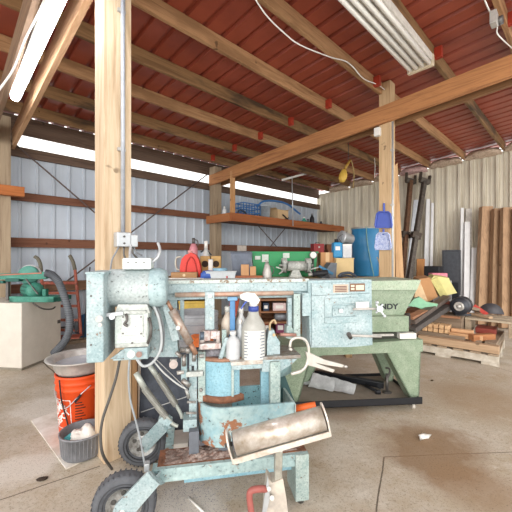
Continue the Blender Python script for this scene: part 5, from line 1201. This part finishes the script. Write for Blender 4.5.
def barclamp(lab, xb, yb_, xt, yt_, col, Yb, Yt, xc):
    b = world(xb, yb_, Yb); tpt = world(xt, yt_, Yt); k = -b.z/(tpt.z-b.z); b = b+(tpt-b)*k
    T = Thing('bar_clamp', lab, 'clamp', b, 0); e = tpt-b; d = e.normalized(); m = col
    T.part('bar', MB().beam((0, 0, .01), e, .075, .11, (0, -1, 0), .006), m)
    x_ = d.cross(Vector((0, 1, 0))).normalized()
    T.part('jaw_head', MB().beam(e-x_*.11, e+x_*.10, .10, .10, (0, 0, 1), .01).beam(e+x_*.10-d*.02, e+x_*.10+d*.18, .05, .05).beam(e-x_*.10-d*.02, e-x_*.10+d*.16, .05, .05), mat('#5d564d', .6, .3))
    mid = e*.58; T.part('sliding_jaw', MB().beam(mid-x_*.09, mid+x_*.09, .12, .13, (0, 0, 1), .01), mat('#4f443b', .6, .3)); T.part('jaw_pin', MB().cyl(mid+x_*.09, mid+x_*.16, .02), mat('#4f443b', .6, .3))
barclamp('rusty brown bar clamp leaning on the cream wall, left one', 401, 290, 410.5, 181, mat('#7e5a43', .7, .2, .3, 20, '#54402f'), 6.3, 7.05, 0)
barclamp('grey bar clamp leaning on the cream wall, right one', 407, 292, 424.5, 181, mat('#6d6760', .55, .4, .3, 20, '#4a443e'), 6.1, 6.85, 0)
lean('timber_board', 'long pale board leaning up beside the centre post', 'board', [(396, 290), (404.5, 290)], [(394.5, 166), (397.5, 163)], 3.98, 4.12, .03, wood('#c6a27a', '#a07d58', 'z'))
# pallet and the pile on it
pd = Thing('pallet', 'weathered grey wooden pallet on the floor under the scrap pile', 'pallet', (2.04, 4.03, 0), -40.5)
PW = wood('#b3a58f', '#8b7c67', 'x'); PWy = wood('#a89680', '#80705a', 'y'); PWW = mat('#cfc8bb', .8, 0, .3, 14, '#a79b89')
L0, L1, DP = -.30, .80, 1.0
for y in (0, .45, .90):
    mb = MB().bb((L0, y, .03), (L1, y+.09, .11), .004).bb((L0, y, 0), (L0+.18, y+.09, .03)).bb((.18, y, 0), (.34, y+.09, .03)).bb((L1-.16, y, 0), (L1, y+.09, .03))
    pd.part('stringer', mb, PWW)
for i in range(7):
    x = L0+i*(L1-L0-.10)/6; pd.part('deck_board', MB().bb((x, -.01, .11), (x+.10, DP, .128), .002), PWy)
def on(px, py, b): p = pd.q(px, py, b); return pd.M @ p
def pile(name, lab, cat, x, y, z, deg=0, group=None): return Thing(name, lab, cat, pd.M @ Vector((x, y, z)), -40.5+deg, group)
Z1 = .129
def ps(name, lab, cat, x, y, z, deg, mb, m, group=None): return solo(name, lab, cat, Frame(pd.M @ Vector((x, y, z)), -40.5+deg), mb, m, group)
wa, wb2 = wood('#bfa284', '#9a7e62', 'x'), wood('#8f7d6a', '#6c5c4b', 'x')
ps('timber_beam', 'long pale timber lying along the front edge of the pallet', 'timber', .0, .02, Z1, 0, MB().bb((-.02, 0, 0), (.80, .09, .085), .005), wa)
ps('timber_beam', 'grey weathered timber behind the pale front timber', 'timber', -.28, .14, Z1, 0, MB().bb((0, 0, 0), (.75, .10, .12), .005), wb2)
ps('timber_beam', 'rough grey block at the left front of the pallet by the green leg', 'timber', -.30, .01, Z1, 0, MB().bb((0, 0, 0), (.26, .11, .19), .006), wb2)
for k, (x, zz, dg) in enumerate(((.63, 0, 88), (.77, 0, 88))): ps('grey_plank', f'{["inner", "outer"][k]} long grey plank running back on the right side of the pallet', 'plank', x, .12, Z1, dg, MB().bb((0, 0, 0), (.85, .11, .10), .004), wb2)
# upper small pallet
up_ = pile('open_crate', 'small grey open wooden frame raised on the right of the pile', 'frame', .42, .50, Z1+.10, 0)
up_.part('top_board', MB().bb((0, 0, .17), (.50, .12, .195), .003), PW); up_.part('top_board', MB().bb((0, .2, .17), (.50, .32, .195), .003), PW); up_.part('top_board', MB().bb((0, .38, .17), (.50, .48, .195), .003), PW)
for x in (0, .44): up_.part('side_block', MB().bb((x, 0, 0), (x+.06, .48, .17), .003), PWy)
ps('red_case', 'dull red case inside the small raised frame', 'case', .52, .52, Z1+.10, 0, MB().bb((0, .05, 0), (.22, .3, .07), .01), mat('#8f3f34', .5))
# crate that carries the upper pile
ps('cardboard_box', 'crushed brown box at the left back of the pallet', 'box', -.28, .30, Z1, 0, MB().bb((0, 0, 0), (.36, .5, .34), .01), mat('#8d654a', .8))
ps('wooden_box', 'rough grey wooden box in the middle of the pallet under the motor', 'box', .09, .34, Z1, 0, MB().bb((0, 0, 0), (.32, .5, .30), .006), wb2)
random.seed(11)
for i in range(11):
    col = i % 5; row = i//5; x = .0+col*.062; z = Z1+.121+row*.052+ (0)
    ps('firewood_block', f'cut pale wood block at front of the pile, row {["lowest", "middle", "top"][row]}, {["1st", "2nd", "3rd", "4th", "5th"][col]} from the left', 'wood block', x, .15+random.uniform(0, .02), z, 0, MB().box((.028, .07, .026), (.052, .14, .048), (0, random.uniform(-6, 6), 0), .003), wood('#dcb98f', '#b98f66', 'y'), 'cut wood blocks at the front of the pile')
ps('split_log', 'pale split timber with a broken end lying right of the cut blocks', 'timber', .30, .14, Z1+.09, 4, MB().bb((0, 0, 0), (.34, .09, .06), .006).bb((.02, .05, .06), (.25, .12, .10), .006), wood('#d2a880', '#a98059', 'x'))
ps('split_log', 'orange-brown timber chunk angled across the right front', 'timber', .56, .10, Z1+.086, 50, MB().bb((0, 0, 0), (.30, .08, .075), .006), wood('#b07850', '#875737', 'x'))
# electric motor with a silver hub
em = Thing('electric_motor', 'black electric motor with a silver hub facing left on the pile', 'motor', world(462, 315, 4.28), -18)
em.part('housing', MB().lathe([(0, -.15), (.06, -.15), (.10, -.13), (.115, -.09), (.115, .11), (.10, .135), (0, .135)], (0, .02, .125), (-.45, -.9, 0), 28), mat('#3c3f46', .4, .3)); em.part('hub', MB().lathe([(0, .17), (.020, .17), (.022, .15), (.034, .15), (.036, .158), (.056, .158), (.060, .145), (.06, .12)], (0, .02, .125), (-.45, -.9, 0), 28), STEEL)
em.part('cooling_ring', MB().ring(Vector((-.045*0, .02, .125))+Vector((-.45, -.9, 0)).normalized()*.0, (-.45, -.9, 0), .122, .11, .03, 28), mat('#24262b', .5)); em.part('foot', MB().bb((-.09, -.06, 0), (.09, .1, .03), .004), mat('#3c3f46', .4, .3))
# long dark channels lying diagonally
def diag(lab, p0, p1, Y0, Y1, w, h, m, name='steel_channel', cat='channel'):
    a = world(*p0, Y0); b = world(*p1, Y1); o = (a+b)/2; fr = Frame((o.x, o.y, min(a.z, b.z)-h/2), 0); o2 = Vector((o.x, o.y, min(a.z, b.z)-h/2))
    solo(name, lab, cat, fr, MB().beam(a-o2, b-o2, w, h, (0, 0, 1), .004), m)
diag('upper dark weathered channel slanting across the left of the pile', (411, 322), (447, 297), 3.72, 4.5, .10, .05, mat('#6c6058', .6, .2, .35))
diag('lower dark grey channel slanting across the left of the pile', (412, 330), (449, 306), 3.66, 4.4, .09, .06, mat('#5f5b58', .6, .2, .35))
diag('short brown timber lying under the slanting channels', (409, 319), (424, 312), 3.75, 4.0, .10, .06, wood('#a77a5c', '#7d573f', 'x'), 'timber_offcut', 'timber')
t = Thing('ring_clamp', 'dark ring-shaped clamp at the lower end of the slanting channels', 'ring', world(407, 330, 3.5), 0); t.part('ring', MB().ring((0, 0, .10), (.9, -.6, 0), .085, .06, .05, 24), mat('#46403c', .6, .2)); t.part('stem', MB().cyl((0.0, 0, -.02), (0, 0, .04), .012), STEELD)
# cartons, foam, plastic
t = Thing('cardboard_box', 'tilted brown cardboard box resting on top of the pile', 'box', world(429, 301, 4.5), 0); A = lambda x, y, b=0: t.q(x, y, b)
f0 = [A(412, 298), A(419, 279), (A(427, 301))]; dv = Vector((.16, .02, -.0))
t.part('box_body', MB().prism([A(414, 297), A(419, 279), A(428, 302)], (.0, .0, 0) if False else (.05, .25, .02)).prism([A(419, 279), A(430, 277.5), A(438, 297), A(428, 302)], (.05, .25, .02)), CARD); t.part('box_end', MB().prism([A(414, 297, -.002), A(419, 279, -.002), A(428, 302, -.002)], (0, -.006, 0)), mat('#e3c39a', .8), label='pale end flap')
fm = Thing('foam_sheet', 'pale yellow foam sheet folded over the tilted cardboard box', 'foam', world(444, 298, 4.75), 0); A = lambda x, y, b=0: fm.q(x, y, b)
fm.part('sheet', MB().prism([A(430, 280), A(434, 276), A(449, 278), (A(450, 281)), A(457, 293), A(440, 297)], (.03, .16, .02)), mat('#d6cf8c', .7, 0, .15, 10)); fm.part('fold', MB().prism([A(430, 280, -.01), A(437, 277, -.01), A(447, 296, -.01), A(440, 297, -.01)], (0, -.02, 0)), mat('#c9c27e', .7))
solo('pink_foam', 'strip of pink foam behind the yellow foam sheet', 'foam', Frame(world(440, 279, 4.98), 0), MB().bb((-.12, 0, -.02), (.12, .12, .09), .01), mat('#e2899a', .6))
gp = Frame(world(423, 309, 4.1), 0); A = lambda x, y, b=0: gp.q(x, y, b)
solo('plastic_sheet', 'crumpled translucent green plastic sheet between the green machine and the pile', 'sheet', gp, MB().prism([A(408, 306), (A(414, 299)), A(420, 297), (A(427, 302)), A(438, 304), A(436, 308), A(424, 310), A(416, 307)], (.02, .07, .0)), mat('#8cc4a0', .35, 0, .25, 12))
sw = Thing('circular_blade', 'dark round blade guard with a red edge on the right of the pile', 'blade', world(491, 313.6, 4.35), -25)
sw.part('disc', MB().lathe([(0, -.012), (.14, -.012), (.14, .012), (0, .012)], (0, 0, .0), (-.15, -1, 0), 32, 0, 180), mat('#4d4c50', .5, .3)); sw.part('red_edge', MB().beam((-.20, -.03, .10), (-.05, -.03, -.01), .02, .05), mat('#c03a2c', .5))
ps('grey_plank', 'grey plank end slanting at the far right of the pile', 'plank', .42, .75, Z1+.30, 70, MB().box((.15, 0, .06), (.55, .12, .04), (0, 12, 0), .004), wb2)
ps('wood_scrap', 'small tilted wood scrap right of the motor on the pile', 'scrap', .38, .62, Z1+.30, 30, MB().box((0, 0, .04), (.16, .05, .04), (10, 20, 0), .004), wood('#b9805c', '#8d5b40', 'x'))
ps('wood_scrap', 'reddish scrap block behind the motor', 'scrap', .16, .70, Z1+.30, -20, MB().box((0, 0, .10), (.14, .10, .12), (10, 10, 20), .004), wood('#8e5447', '#6a3c33', 'x'))

solo('storage_bin', 'grey bin standing behind the pile under the pink foam', 'bin', Frame((2.86, 4.98, 0), 0), MB().bb((-.14, -.02, 0), (.16, .2, .838), .01), mat('#8b8c8c', .6))
for i, (x, y, z, dg, L, lb) in enumerate(((-.20, .62, .47, 12, .5, 'long grey slat lying over the crushed box at the back left'), (.30, .80, .43, -35, .45, 'pale slat lying crosswise behind the motor'), (.05, .25, .43, 5, .35, 'short brown slat lying just behind the cut blocks'), (.45, .36, .13, 20, .3, 'loose brown slat on the pallet in front of the open frame'))):
    ps('timber_batten', lb, 'slat', x, y, z, dg, MB().bb((0, 0, 0), (L, .06, .025), .003), (wb2, wa, wood('#a3785a', '#7c573f', 'x'), wood('#a3785a', '#7c573f', 'x'))[i])
